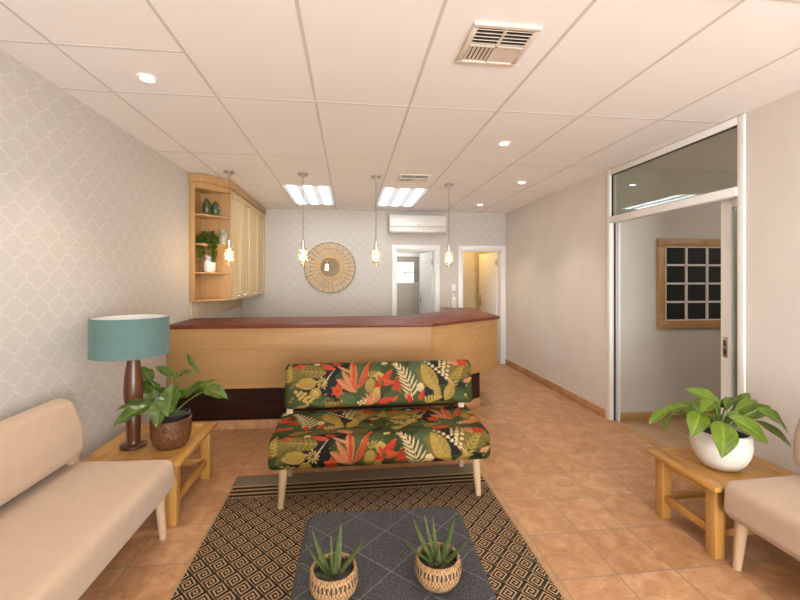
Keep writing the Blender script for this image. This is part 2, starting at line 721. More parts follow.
# wood framed internal window in the side room
wx0, wx1, wz0, wz1 = 3.19, 4.09, .94, 1.885
w = MB()
fw = .085
w.box(wx0, wx1, SB - .03, SB, wz1 - fw, wz1, .006); w.box(wx0, wx1, SB - .03, SB, wz0, wz0 + fw, .006)
w.box(wx0, wx0 + fw, SB - .03, SB, wz0 + fw, wz1 - fw, .006); w.box(wx1 - fw, wx1, SB - .03, SB, wz0 + fw, wz1 - fw, .006)
w2 = struct('window_2', w, M['oak_y'])
p = MB()
p.box(wx0 + fw, wx1 - fw, SB - .012, SB - .002, wz0 + fw, wz1 - fw)
p.build('pane', M['darkpane'], parent=w2)
g = MB()
ix0, ix1, iz0, iz1 = wx0 + fw, wx1 - fw, wz0 + fw, wz1 - fw
for k in range(4):
    x = ix0 + (ix1 - ix0) * k / 3
    g.box(x - .011, x + .011, SB - .026, SB - .012, iz0, iz1)
for k in range(5):
    z = iz0 + (iz1 - iz0) * k / 4
    g.box(ix0, ix1, SB - .026, SB - .012, z - .010, z + .010)
g.build('glazing_bars', M['white'], parent=w2)

# glazed partition with a sliding door
d3 = MB()
jx0, jx1 = XR - .012, XR + .062
d3.box(jx0, jx1, DY1 - .05, DY1, 0, H - .005, .004)
d3.box(jx0, jx1, DY0, DY0 + .05, 0, H - .005, .004)
d3.box(jx0, jx1, DY0 + .05, DY1 - .05, H - .06, H - .005, .004)
d3.box(jx0 - .01, jx1, DY0 + .05, DY1 - .05, 2.035, 2.10, .006)
d3 = struct('door_3', d3, M['upvc'])
d3['label'] = 'white framed glazed doorway with a transom on the right wall'
mb = MB()
mb.box(XR + .02, XR + .028, DY0 + .05, DY1 - .05, 2.10, H - .06)
for v in mb.bm.verts:
    if v.co.z > 2.3: v.co.x -= .0035
mb.build('transom_glass', M['glass_door'], parent=d3)
mb = MB()
mb.box(XR + .03, XR + .045, DY1 - .062, DY1 - .05, 0, 2.035)
mb.box(XR + .005, XR + .02, DY1 - .060, DY1 - .05, 2.10, H - .06)
mb.box(XR + .005, XR + .02, DY0 + .05, DY0 + .058, 2.10, H - .06)
mb.box(XR + .005, XR + .02, DY0 + .05, DY1 - .05, H - .067, H - .06)
mb.build('gasket', M['gasket'], parent=d3)
mb = MB()
mb.box(XR + .064, XR + .08, DY1 - .085, DY1 - .035, 0, 2.035, .003)
mb.build('slide_post', M['upvc'], parent=d3)
mb = MB()
sx0, sx1 = XR + .066, XR + .106
sy0, sy1 = 1.72, 2.735
mb.box(sx0, sx1, sy1 - .085, sy1, .01, 2.06, .004)
mb.box(sx0, sx1, sy0, sy0 + .085, .01, 2.06, .004)
mb.box(sx0, sx1, sy0 + .085, sy1 - .085, 1.98, 2.06, .004)
mb.box(sx0, sx1, sy0 + .085, sy1 - .085, .01, .11, .004)
sl = mb.build('sliding_frame', M['upvc'], parent=d3)
MB().box(sx0 + .016, sx0 + .024, sy0 + .08, sy1 - .08, .10, 1.99).build('sliding_glass', M['glass_slide'], parent=sl)
mb = MB()
mb.box(sx0 - .006, sx0, sy1 - .058, sy1 - .022, .885, 1.035, .003)
mb.box(sx0 - .0075, sx0 - .005, sy1 - .048, sy1 - .032, 0.91, 0.95, 0, mi=1)
mb.box(sx0 - .0075, sx0 - .005, sy1 - .048, sy1 - .032, 0.97, 1.01, 0, mi=1)
mb.build('flush_handle', [M['chrome'], M['dark']], parent=sl)


# back doors
def door_frame(name, x0, x1, label):
    mb = MB()
    for a, b in ((x0 - .068, x0), (x1, x1 + .068)):
        mb.box(a, b, YB - .022, YB, 0, 2.03, .004)
        mb.box(a + .012, b - .012, YB - .03, YB - .022, 0, 2.018, .003)
    mb.box(x0, x1, YB - .022, YB, 1.951, 2.03, .004)
    mb.box(x0 - .012, x1 + .012, YB - .0295, YB - .022, 1.963, 2.0175, .003)
    mb.box(x0, x0 + .018, YB - .005, YB + .125, 0, 1.932, .002)
    mb.box(x1 - .018, x1, YB - .005, YB + .125, 0, 1.932, .002)
    mb.box(x0, x1, YB - .005, YB + .125, 1.932, 1.95, .002)
    o = struct(name, mb, M['white'])
    o['label'] = label
    return o


def swing_leaf(fr, hx, hy, ex, ey, mat):
    """leaf from the hinge (hx, hy) to its free edge (ex, ey)"""
    d = Vector((ex - hx, ey - hy, 0))
    L = d.length
    d.normalize()
    Mx = Matrix.Translation((hx, hy, 0)) @ Matrix.Rotation(math.atan2(d.y, d.x), 4, 'Z')
    mb = MB().box(0, L, -.02, .02, .008, 1.93, .003, M=Mx)
    leaf = mb.build('door_leaf', mat, parent=fr)
    mb = MB()
    for sgn in (1, -1):
        mb.box(L - .075, L - .035, sgn * .02 - .003, sgn * .02 + .003, .95, 1.17, .002, M=Mx)
        mb.tube([Mx @ Vector((L - .055, sgn * .02, 1.06)), Mx @ Vector((L - .055, sgn * .062, 1.06)), Mx @ Vector((L - .08, sgn * .066, 1.06)), Mx @ Vector((L - .175, sgn * .064, 1.058))], .009, 8)
    mb.build('handle', M['brass'], parent=leaf)
    mb = MB()
    for z in (.28, 1.70):
        mb.box(-.014, .03, .015, .028, z, z + .10, .002, M=Mx)
        mb.cyl(Mx @ Vector((-.004, .026, z - .004)), Mx @ Vector((-.004, .026, z + .104)), .009)
    mb.build('hinge', M['brass'], parent=leaf)
    return leaf


d1 = door_frame('door_1', .765, 1.445, 'white framed back doorway left of the lit one, leading to a hall')
swing_leaf(d1, 1.425, 6.935, 1.325, 7.585, M['dooroff'])
d2 = door_frame('door_2', 1.90, 2.60, 'white framed back doorway in the right corner, warm light inside')
swing_leaf(d2, 2.578, 6.935, 2.468, 7.585, M['white'])
# rooms beyond the back doors
FW = 8.6
struct('wall_hall_left', MB().box(.25, .35, YB + .12, FW, 0, H), M['paint_hall'])
struct('wall_hall_right', MB().box(1.66, 1.76, YB + .12, FW, 0, H), M['paint_hall'])
mb = MB()
mb.box(.35, .80, FW, FW + .1, 0, H); mb.box(1.50, 1.66, FW, FW + .1, 0, H); mb.box(.80, 1.50, FW, FW + .1, 1.97, H)
struct('wall_hall_back', mb, M['paint_hall'])
mb = MB()
mb.box(.80, .86, FW - .02, FW + .06, 0, 1.97, .004); mb.box(1.465, 1.525, FW - .02, FW + .06, 0, 1.97, .004)
mb.box(.80, 1.525, FW - .025, FW + .06, 1.93, 2.0, .004)
d4 = struct('door_4', mb, M['white'])
d4['label'] = 'grey stable door with a small window at the end of the hall'
DU = plain('taupe door upper', (.36, .31, .255), .5, .03)
DL = plain('putty door lower', (.47, .43, .36), .5, .03)
mb = MB()
for a, b, c, d in ((.86, .965, 1.38, 1.93), (1.36, 1.465, 1.38, 1.93), (.965, 1.36, 1.83, 1.93)):
    mb.box(a, b, FW + .0, FW + .04, c, d)
mb.build('upper_leaf', DU, parent=d4)
MB().box(.86, 1.465, FW - .004, FW + .036, .01, 1.365, .003).build('lower_leaf', DL, parent=d4)
wn = MB().box(.965, 1.36, FW + .018, FW + .026, 1.365, 1.83).build('pane', M['daypane'], parent=d4)
mb = MB()
for x in (.965, 1.155, 1.35): mb.box(x, x + .014, FW + .002, FW + .018, 1.366, 1.83)
for z in (1.366, 1.592, 1.818): mb.box(.965, 1.36, FW + .003, FW + .0175, z, z + .014)
mb.build('glazing_bars', DL, parent=d4)
struct('wall_room_left', MB().box(1.76, 1.80, YB + .12, 8.05, 0, H), plain('warm cream paint', (.62, .52, .33), .7, .03))
struct('wall_room_back', MB().box(1.80, 2.9, 7.95, 8.05, 0, H), plain('warm cream back paint', (.62, .52, .33), .7, .03))
struct('wall_room_right', MB().box(2.86, 2.95, YB + .12, 7.95, 0, H), M['paint_hall'])

# ------------------------------------------------------------------ ceiling fittings
tg = 'troffer lights in the ceiling'
tr = thing('ceiling_light', 'rectangular fluorescent ceiling light left of the round mirror', 'ceiling light', (-.514, 5.66, H), tg)
mb = MB()
for x0, x1, y0, y1 in ((-.297, -.281, -.597, .597), (.281, .297, -.597, .597), (-.281, .281, -.597, -.581), (-.281, .281, .581, .597)):
    mb.box(tr.location.x + x0, tr.location.x + x1, tr.location.y + y0, tr.location.y + y1, H - .012, H - .0045, .002)
mb.build('frame', M['white'], tr)
MB().box(tr.location.x - .281, tr.location.x + .281, tr.location.y - .581, tr.location.y + .581, H - .009, H - .0045).build('diffuser', M['troffer'], tr)
dup(tr, (.686, 5.66, H), 'rectangular fluorescent ceiling light nearest the white air conditioner')
for x, y in ((-.514, .86), (1.286, .86), (.686, -1.54), (-.514, -1.54), (1.886, -1.54)):  # extra copies added out of view to light the room
    dup(tr, (x, y, H), 'added rectangular fill light on the ceiling, out of view')

dg = 'round recessed downlights'
dl = thing('downlight', 'round downlight on the left, above the patterned wall and beige sofa', 'downlight', (-1.13, 2.46, H), dg)
c = dl.location
mb = MB()
mb.lathe(c, [(.034, -.004), (.040, -.009), (.050, -.009), (.056, -.001), (.056, 0), (.034, 0)], 32, cap=False)
mb.build('trim_ring', M['white'], dl)
MB().lathe(c, [(0, -.006), (.034, -.006), (.034, -.001), (0, -.001)], 24, cap=False).build('lens', M['down'], dl)
DLP = [((-1.13, 2.46), None), ((1.275, 3.28), 'round downlight nearest the viewer of the three on the right'),
       ((1.99, 4.57), 'round downlight in the middle of the three on the right'), ((1.96, 6.02), 'round downlight farthest back, before the warmly lit doorway')]
for (x, y), lab in DLP[1:]: dup(dl, (x, y, H), lab)


def vent(x0, x1, y0, y1, label, tilt=45):
    v = thing('ceiling_vent', label, 'ceiling vent', ((x0 + x1) / 2, (y0 + y1) / 2, H), 'square air vents')
    mb = MB()
    b = .026
    z0, z1 = H - .014, H - .0005
    mb.box(x0, x1, y0, y0 + b, z0, z1, .003); mb.box(x0, x1, y1 - b, y1, z0, z1, .003)
    mb.box(x0, x0 + b, y0 + b, y1 - b, z0, z1, .003); mb.box(x1 - b, x1, y0 + b, y1 - b, z0, z1, .003)
    xm, ym = (x0 + x1) / 2, (y0 + y1) / 2
    mb.box(xm - .006, xm + .006, y0 + b, y1 - b, z0, z1); mb.box(x0 + b, x1 - b, ym - .006, ym + .006, z0, z1)
    mb.build('frame', M['ivory'], v)
    MB().box(x0 + b, x1 - b, y0 + b, y1 - b, H - .002, H - .0005).build('duct', M['dark'], v)
    mb = MB()

    def slat(p0, p1, n_, tilt):
        pass
    n = 5
    for hx0, hx1 in ((x0 + b, xm - .006), (xm + .006, x1 - b)):
        for k in range(n):           # near half: blades across
            y = y0 + b + (ym - .006 - y0 - b) * (k + .5) / n
            mb.box(hx0, hx1, -.0085, .0085, -.001, .001, M=Matrix.Translation((0, y, H - .008)) @ Matrix.Rotation(math.radians(tilt), 4, 'X'))
        for k in range(6):           # far half: blades along
            x = hx0 + (hx1 - hx0) * (k + .5) / 6
            wd = .0065 if hx0 < xm - .05 else .0105
            mb.box(-wd, wd, ym + .006, y1 - b, -.001, .001, M=Matrix.Translation((x, 0, H - .008)) @ Matrix.Rotation(math.radians(25 if hx0 < xm - .05 else 12), 4, 'Y'))
    mb.build('louvre_blades', M['ivory'], v)
    return v


vent(.544, .857, 1.742, 2.07, 'large square ceiling air vent nearest the viewer')
vent(.535, .873, 4.36, 4.70, 'smaller looking ceiling air vent far back beside the lit ceiling panel', 14)

# pendants
pg = 'glass pendant lamps over the reception desk'
PZ = [(-1.255, 4.48), (-.497, 4.49), (.286, 4.50), (1.174, 4.78)]
pl = ['amber glass pendant lamp hanging in front of the oak shelf unit', 'amber glass pendant lamp hanging just left of the round mirror',
      'amber glass pendant lamp hanging between the mirror and the hall doorway', 'amber glass pendant lamp hanging between the two back doorways']
pd = thing('pendant_lamp', pl[0], 'pendant lamp', (PZ[0][0], PZ[0][1], 1.58), pg)
c = pd.location
mb = MB().lathe((c.x, c.y, H), [(.0, -.026), (.045, -.026), (.052, -.02), (.052, 0), (0, 0)], 32, cap=False)
mb.lathe((c.x, c.y, H), [(.012, -.04), (.012, -.026)], 16)
mb.build('canopy', M['chrome'], pd)
MB().cyl((c.x, c.y, 1.86), (c.x, c.y, H - .03), .0035, seg=8).build('cord', plain('grey flex', (.15, .14, .13), .5, .03), pd)
mb = MB().lathe((c.x, c.y, 0), [(.006, 1.875), (.017, 1.868), (.017, 1.79), (.024, 1.785), (.024, 1.77), (0, 1.77)], 20, cap=False)
mb.cyl((c.x - .036, c.y, 1.855), (c.x + .036, c.y, 1.855), .004, seg=8)
mb.build('socket', M['chrome'], pd)
mb = MB().lathe((c.x, c.y, 0), [(.043, 1.635), (.0445, 1.635), (.0445, 1.785), (.0, 1.788), (0, 1.786), (.043, 1.783), (.043, 1.635)], 32, cap=False)
mb.build('glass_shade', M['glass_amber'], pd)
mb = MB().lathe((c.x, c.y, 0), [(.030, 1.60), (.0312, 1.60), (.0312, 1.75), (.030, 1.75), (.030, 1.60)], 28, cap=False)
mb.build('inner_glass', M['glass_clear'], pd)
mb = MB().lathe((c.x, c.y, 0), [(0, 1.652), (.010, 1.655), (.019, 1.67), (.023, 1.692), (.019, 1.715), (.012, 1.738), (.011, 1.77), (0, 1.77)], 20, cap=False)
mb.build('bulb', M['bulb'], pd)
for (x, y), lab in list(zip(PZ, pl))[1:]: dup(pd, (x, y, 1.58), lab)

# ------------------------------------------------------------------ air conditioner
ac = thing('air_conditioner', 'white split air conditioner high on the back wall', 'air conditioner', (1.10, YB, 2.21))
ax0, ax1 = .638, 1.563
mb = MB()
prof = [(YB - .0, 2.215), (YB - .13, 2.212), (YB - .19, 2.235), (YB - .212, 2.29), (YB - .215, 2.40), (YB - .205, 2.485), (YB - .18, 2.512), (YB, 2.512)]
mb.prism(prof, ax0, ax1, .006, axis='x')
mb.build('housing', M['plastic'], ac)
mb = MB()
mb.prism([(YB - .213, 2.318), (YB - .219, 2.32), (YB - .221, 2.40), (YB - .211, 2.488), (YB - .205, 2.486), (YB - .214, 2.40)], ax0 + .012, ax1 - .012, .001, axis='x')
mb.build('front_panel', M['plastic'], ac)
MB().box(ax0 + .012, ax1 - .012, YB - .2165, YB - .205, 2.306, 2.317).build('seam', M['plastic_grey'], ac)
mb = MB()
mb.prism([(YB - .150, 2.206), (YB - .205, 2.232), (YB - .213, 2.262), (YB - .209, 2.264), (YB - .199, 2.236), (YB - .150, 2.212)], ax0 + .05, ax1 - .16, .001, axis='x')
mb.build('air_flap', M['white'], ac)
MB().box(1.085, 1.125, YB - .224, YB - .219, 2.335, 2.346, .002).build('badge', M['plastic_grey'], ac)
MB().box(ax1 - .13, ax1 - .05, YB - .216, YB - .20, 2.268, 2.29, .002).build('display', M['ivory'], ac)

# ------------------------------------------------------------------ sunburst mirror
mc = Vector((-.318, YB - .02, 1.645))
mr = thing('sunburst_mirror', 'round bamboo sunburst mirror on the patterned back wall', 'mirror', (mc.x, YB, 1.24))
RO = .405


def ring(r, y, n=96): return [(mc.x + r * math.cos(2 * PI * k / n), y, mc.z + r * math.sin(2 * PI * k / n)) for k in range(n)]


mb = MB()
vv = [mb.bm.verts.new(p) for p in ring(.158, YB - .03)]
vb = [mb.bm.verts.new(p) for p in ring(.158, YB - .02)]
mb.face(vv)
mb.face(vb[::-1])
for k in range(96): mb.face([vv[k], vv[(k + 1) % 96], vb[(k + 1) % 96], vb[k]])
mb.build('mirror_glass', M['mirror'], mr)
mb = MB()
NS = 30
for k in range(NS):
    a = 2 * PI * (k + .5) / NS
    Mx = Matrix.Translation(mc) @ Matrix.Rotation(-a, 4, 'Y')
    b = bmesh.new()
    cyl = []
    pts = [(.178, .0105), (.29, .0135), (.408, .016)]
    rings = [[b.verts.new(Vector((r, .009 * math.sin(2 * PI * q / 8) - .012, w_ * math.cos(2 * PI * q / 8)))) for q in range(8)] for r, w_ in pts]
    for A, B in zip(rings, rings[1:]):
        for q in range(8): b.faces.new([A[q], A[(q + 1) % 8], B[(q + 1) % 8], B[q]])
    b.faces.new(rings[0]); b.faces.new(rings[-1])
    mb.absorb(b, 0, Mx)
mb.build('bamboo_slats', M['bamboo'], mr)
mb = MB()
mb.tube(ring(.170, YB - .034), .014, 8, closed=True)
mb.build('inner_ring', M['bamboo'], mr)
mb = MB()
mb.tube(ring(RO + .004, YB - .022, 128), .006, 6, closed=True)
mb.tube(ring(.315, YB - .02, 96), .004, 6, closed=True)
mb.build('outer_ring', plain('dark cane', (.16, .11, .05), .5), mr)

# ------------------------------------------------------------------ wall cupboards
ZT_ = 1.03
CB, CT = 1.215, 2.50       # bottom of units, underside of the cornice
SX0, SY0 = XL, 4.61
su = thing('open_shelf_unit', 'angled open oak shelf unit on the left wall at the end of the cupboards', 'shelf unit', (XL, SY0 + .15, CB))
PF = [(XL, 4.61), (-1.56, 4.61), (-1.36, 4.86), (-1.36, 4.90), (XL, 4.90)]
shelf_poly = [(XL + .02, 4.64), (-1.585, 4.63), (-1.385, 4.86), (-1.385, 4.895), (XL + .02, 4.895)]
mb = MB()
mb.box(XL, XL + .055, 4.61, 4.635, CB, CT, .003)
mb.build('front_stile', M['oak_wall'], su)
MB().box(XL + .001, XL + .02, 4.635, 4.90, CB, CT).build('back_panel', M['oak_wall'], su)
MB().box(XL + .02, -1.35, 4.90, 4.918, CB, CT, .002).build('side_panel', M['oak_wall'], su)
for z, th in ((CB, .022), (1.515, .022), (1.825, .022), (2.145, .022)):
    MB().prism(shelf_poly, z, z + th, .004).build('shelf', M['oak_y'], su)
MB().prism([(XL + .02, 4.612), (-1.565, 4.612), (-1.365, 4.86), (-1.365, 4.90), (XL + .02, 4.90)], CT - .065, CT, .002).build('top_rail', M['oak_y'], su)
mb = MB().prism([(XL, 4.59), (-1.55, 4.59), (-1.335, 4.845), (-1.335, YB), (XL, YB)], CT, H - .005, .004)
struct('trim_2', mb, M['oak_y'])['label'] = 'oak cornice box above the wall cupboards'
DX = -1.35


def cupboard(y0, y1, label):
    u = thing('wall_cupboard', label, 'cupboard', (XL, (y0 + y1) / 2, CB), 'maple wall cupboards')
    mb = MB()
    mb.box(XL + .001, DX - .02, y0 + .001, y1 - .001, CB, CT - .001, .002)
    mb.build('carcass', M['maple'], u)
    hw = (y1 - y0) / 2
    for k in range(2):
        a, b = y0 + hw * k + .002, y0 + hw * (k + 1) - .002
        mb = MB()
        s = .075
        z0, z1 = CB + .004, CT - .01
        mb.box(DX - .02, DX - .013, a + s - .01, b - s + .01, z0 + s, z1 - s)
        mb.box(DX - .02, DX, a, a + s, z0, z1, .003); mb.box(DX - .02, DX, b - s, b, z0, z1, .003)
        mb.box(DX - .02, DX, a + s, b - s, z0, z0 + s, .003); mb.box(DX - .02, DX, a + s, b - s, z1 - s, z1, .003)
        d = mb.build('door', M['maple'], u)
        hm = (b - .14) if k == 0 else (a + .14)
        hb = MB()
        hb.tube([(DX, hm - .06, z0 + .04), (DX + .022, hm - .055, z0 + .04), (DX + .026, hm, z0 + .036), (DX + .022, hm + .055, z0 + .04), (DX, hm + .06, z0 + .04)], .006, 8)
        hb.build('handle', M['chrome'], u, d)
    return u


cupboard(4.92, 5.86, 'pale maple two door wall cupboard next to the open oak shelves')
cupboard(5.86, 6.79, 'pale maple two door wall cupboard in the corner by the back wall')
mb = MB().box(XL, XL + .018, 4.62, 6.72, ZT_ + .002, CB - .002, .002)
solo(mb.build('wall_panel', M['greywood']), 'pale wooden backing board on the wall below the cupboards', 'wall panel')


# things on the shelves
def jar(name, px, py, Y, prof, mat, label, cat, group=None, z=None):
    p = at(px, py, Y)
    z = z if z is not None else p.z
    o = MB().lathe((p.x, p.y, z), prof, 28, cap=False).build(name, mat)
    return solo(o, label, cat, group)


zs = 2.167
gp = [(0, 0), (.030, 0), (.040, .02), (.046, .07), (.043, .115), (.030, .145), (.018, .155), (.018, .168), (.010, .175), (0, .176)]
gp2 = [(0, 0), (.030, 0), (.040, .02), (.044, .06), (.040, .10), (.028, .132), (.014, .145), (.010, .155), (0, .157)]
jar('vase', 206.8, 216, 4.735, gp, M['greenjar'], 'taller dark green ribbed vase, left one on the top oak shelf', 'vase', 'green vases', zs + .0005)
jar('vase', 215.6, 216, 4.77, gp2, M['greenjar'], 'shorter dark green vase, right one on the top oak shelf', 'vase', 'green vases', zs + .0005)
jp = [(0, 0), (.040, 0), (.048, .02), (.048, .085), (.036, .115), (.028, .125), (.028, .15), (.033, .155), (.033, .168), (0, .17)]
jar('jar', 223.2, 245, 4.80, jp, M['glassjar'], 'grey green stoppered jar beside the trailing plant on the oak shelf', 'jar', None, 1.8475)
wp_ = [(0, 0), (.050, 0), (.060, .015), (.062, .10), (.055, .128), (.038, .138), (.036, .15), (.046, .155), (.046, .185), (.020, .192), (0, .193)]
jar('jar', 209.6, 272, 4.76, wp_, M['whitejar'], 'white lidded ceramic jar on the oak shelf below the trailing plant', 'jar', None, 1.5375)


# ------------------------------------------------------------------ leaves
def add_leaf(mb, base, tip, width, bend=.25, up=Vector((0, 0, 1)), fold=.25, wave=.0, heart=.0, roll=0, n=10, shape=.45, end=None):
    """a leaf blade from base to tip; bend lifts the middle, fold makes the V of the midrib"""
    base, tip = Vector(base), Vector(tip)
    d = tip - base
    L = d.length
    dn = d.normalized()
    side = dn.cross(up)
    if side.length < .15: side = dn.cross(Vector((0, 1, .2)))
    side.normalize()
    side.rotate(Matrix.Rotation(roll, 3, dn))
    nor = side.cross(dn).normalized()
    m = 6
    lay = mb.bm.verts.layers.float.get('rib') or mb.bm.verts.layers.float.new('rib')
    rows = []
    for i in range(n + 1):
        t = i / n
        wv = (math.sin(PI * t ** shape_exp(shape)) ** .85) if 0 < t < 1 else 0
        w_ = width / 2 * max(wv, .02)
        mid = base + d * t + nor * (bend * L * 4 * t * (1 - t) * .5)
        row = []
        for j in range(-m, m + 1):
            q = j / m
            back = heart * width * abs(q) ** 1.3 * (1 - t) ** 3
            zoff = fold * abs(q) * w_ * (1 if fold > 0 else 1) + wave * width * math.sin(t * 15 + (1.3 if q > 0 else 0)) * abs(q) ** 2
            v = mb.bm.verts.new(mid + side * (q * w_) + nor * zoff - dn * back)
            v[lay] = 1.0 if j == 0 else (.35 if (i + abs(j)) % 3 == 0 else 0.0)
            row.append(v)
        rows.append(row)
    for a, b in zip(rows, rows[1:]):
        for j in range(2 * m):
            mb.face([a[j], a[j + 1], b[j + 1], b[j]])


def shape_exp(s): return math.log(.5) / math.log(s)   # widest point of the blade at fraction s


def stem_pts(a, b, sag=.0, n=7, lift=.3):
    a, b = Vector(a), Vector(b)
    L = (b - a).length
    return [a.lerp(b, k / n) + Vector((0, 0, lift * L * math.sin(PI * k / n) * .6)) for k in range(n + 1)]


# trailing plant in its dark pot on the shelf
tp0 = at(209, 245, 4.745)
tp0.z = 1.8475
tpn = thing('trailing_plant', 'trailing green plant spilling over the middle oak shelf', 'plant', tp0)
MB().lathe(tp0, [(0, 0), (.035, 0), (.045, .03), (.048, .075), (.042, .078), (.04, .06), (0, .06)], 24, cap=False).build('pot', M['greenjar'], tpn)
mb = MB()
st = MB()
rr = random.Random(3)
for k in range(46):
    a = rr.uniform(-PI, PI * .25) if k % 4 else rr.uniform(0, 2 * PI)
    r0 = .035
    hang = rr.choice([.03, .06, .12, .2, .26]) if k > 6 else .03
    dx, dy = math.cos(a), math.sin(a)
    out = rr.uniform(.05, .085)
    if k % 3 == 0: dx, dy, out = -.75 + rr.uniform(-.1, .1), -.55, rr.uniform(.085, .11)
    if k % 3 == 1: dx, dy, out = .8, -.45 + rr.uniform(-.2, .1), rr.uniform(.075, .10)
    pts = [tp0 + Vector((dx * .02, dy * .02, .06)), tp0 + Vector((dx * out * .6, dy * out * .6, .105 + rr.uniform(0, .025)))]
    nseg = 3 + int(hang / .018)
    for q in range(nseg):
        pts.append(tp0 + Vector((dx * out + rr.uniform(-.008, .008), dy * out + rr.uniform(-.008, .008), .075 - hang * q / max(1, nseg - 1))))
    st.tube(pts, .0014, 4)
    for p in pts[1:]:
        for e in range(4):
            dr = Vector((rr.uniform(-1, 1), rr.uniform(-1, .6), rr.uniform(-.9, .5))).normalized()
            add_leaf(mb, p, p + dr * rr.uniform(.022, .036), .016, .15, fold=.2, n=3)
mb.build('foliage', M['leaf_light'], tpn)
st.build('stems', M['stem'], tpn)

# ------------------------------------------------------------------ reception desk
ZT = 1.03
TOPP = [(XL + .005, 4.03), (.80, 3.93), (1.735, 4.60), (1.80, 6.02), (1.36, 6.02), (1.34, 5.42), (.62, 4.78), (XL + .005, 4.76)]
rd = thing('reception_desk', 'long angled beech reception desk with a dark red wooden top', 'reception desk', (.1, 4.4, 0))
MB().prism(TOPP, ZT - .035, ZT, .006).build('worktop', M['mahogany'], rd)
MB().prism([(XL + .01, 4.75), (.62, 4.77), (1.29, 5.41), (1.30, 5.92), (.72, 5.92), (.30, 5.50), (XL + .01, 5.50)], .715, .74, .003).build('added_bounce_top', M['plastic'], rd)  # second slab: unseen pale top added to bounce light up to the ceiling
front = [(XL + .005, 4.055), (.795, 3.955), (1.712, 4.612)]


def slab(pts, off, th, z0, z1, mb):
    """upright panel following the desk front, set back by off"""
    for a, b in zip(pts, pts[1:]):
        a, b = Vector((*a, 0)), Vector((*b, 0))
        d = (b - a).normalized()
        n = Vector((-d.y, d.x, 0))
        mb.prism([(p.x, p.y) for p in (a + n * off, b + n * off, b + n * (off + th), a + n * (off + th))], z0, z1, .002)


for i in (0, 1):
    mb = MB()
    slab(front[i:i + 2], 0, .025, .425, ZT - .037, mb)
    mb.build('front_panel', M['beech'], rd)
mb = MB()
mb.box(1.70, 1.725, 4.64, 6.0, .425, ZT - .037, .002)
mb.build('end_panel', M['beech'], rd)
mb = MB()
plp = [(XL + .005, 4.17), (.74, 4.075), (1.50, 4.62), (1.56, 5.9)]
slab(plp, 0, .03, .09, .425, mb)
mb.build('plinth', M['wenge'], rd)
mb = MB()
slab(plp, -.008, .03, 0, .088, mb)
mb.build('tile_skirting', M['skirt_x'], rd)
mb = MB()
slab([(1.338, 5.44), (1.358, 6.0)][::-1], .0, .014, ZT - .10, ZT - .002, mb)
mb.build('edge_strip', M['chrome'], rd)
mb = MB()
mb.prism([(XL + .006, 4.12), (.70, 4.04), (1.45, 4.62), (1.52, 5.9), (1.37, 5.9), (1.30, 5.35), (.60, 4.70), (XL + .006, 4.68)], .43, ZT - .037, .002)
mb.build('carcass', M['wenge'], rd)

# soap bottle + switch
sp = Vector((1.535, 5.93, ZT + .0005))
sb = thing('soap_dispenser', 'white pump bottle standing on the far end of the desk top', 'bottle', sp)
MB().lathe(sp, [(0, 0), (.036, 0), (.039, .006), (.039, .12), (.034, .14), (.018, .15), (.016, .158), (0, .158)], 28, cap=False).build('bottle', M['whitejar'], sb)
mb = MB().cyl(sp + Vector((0, 0, .158)), sp + Vector((0, 0, .178)), .014)
mb.cyl(sp + Vector((0, 0, .178)), sp + Vector((0, 0, .205)), .005)
mb.tube([sp + Vector((.012, 0, .205)), sp + Vector((-.012, -.005, .207)), sp + Vector((-.038, -.012, .203))], [.009, .008, .005], 10)
mb.build('pump', M['white'], sb)
swp = at(454, 288, YB)
sw = thing('light_switch', 'white light switch plate on the wall between the two doorways', 'light switch', (swp.x, YB, swp.z - .07))
MB().box(swp.x - .036, swp.x + .036, YB - .01, YB, swp.z - .062, swp.z + .062, .004).build('plate', M['plastic'], sw)
mb = MB()
for dz in (.028, -.028): mb.box(swp.x - .014, swp.x + .014, YB - .015, YB - .009, swp.z + dz - .018, swp.z + dz + .018, .002)
mb.build('rocker', M['white'], sw)

# ------------------------------------------------------------------ upholstery
def round_profile(pts, rad, seg=5):
    """2-D polygon with rounded corners"""
    out = []
    n = len(pts)
    for i in range(n):
        p = Vector(pts[i]); a = Vector(pts[i - 1]); b = Vector(pts[(i + 1) % n])
        r = rad[i]
        u, v = (a - p), (b - p)
        lu, lv = u.length, v.length
        u.normalize(); v.normalize()
        ang = u.angle(v)
        t = min(r / math.tan(ang / 2), .48 * min(lu, lv))
        p0, p1 = p + u * t, p + v * t
        for k in range(seg + 1):
            q = k / seg
            out.append((p0 * (1 - q) ** 2 + p * 2 * q * (1 - q) + p1 * q * q))
    return out


def resample(poly, step_of):
    """closed 2-D polyline split so that no piece is longer than step_of(midpoint)"""
    out = []
    n = len(poly)
    for i in range(n):
        a, b = poly[i], poly[(i + 1) % n]
        L = (b - a).length
        if L < 1e-7: continue
        k = max(1, int(math.ceil(L / step_of((a + b) / 2))))
        for q in range(k): out.append(a.lerp(b, q / k))
    return out


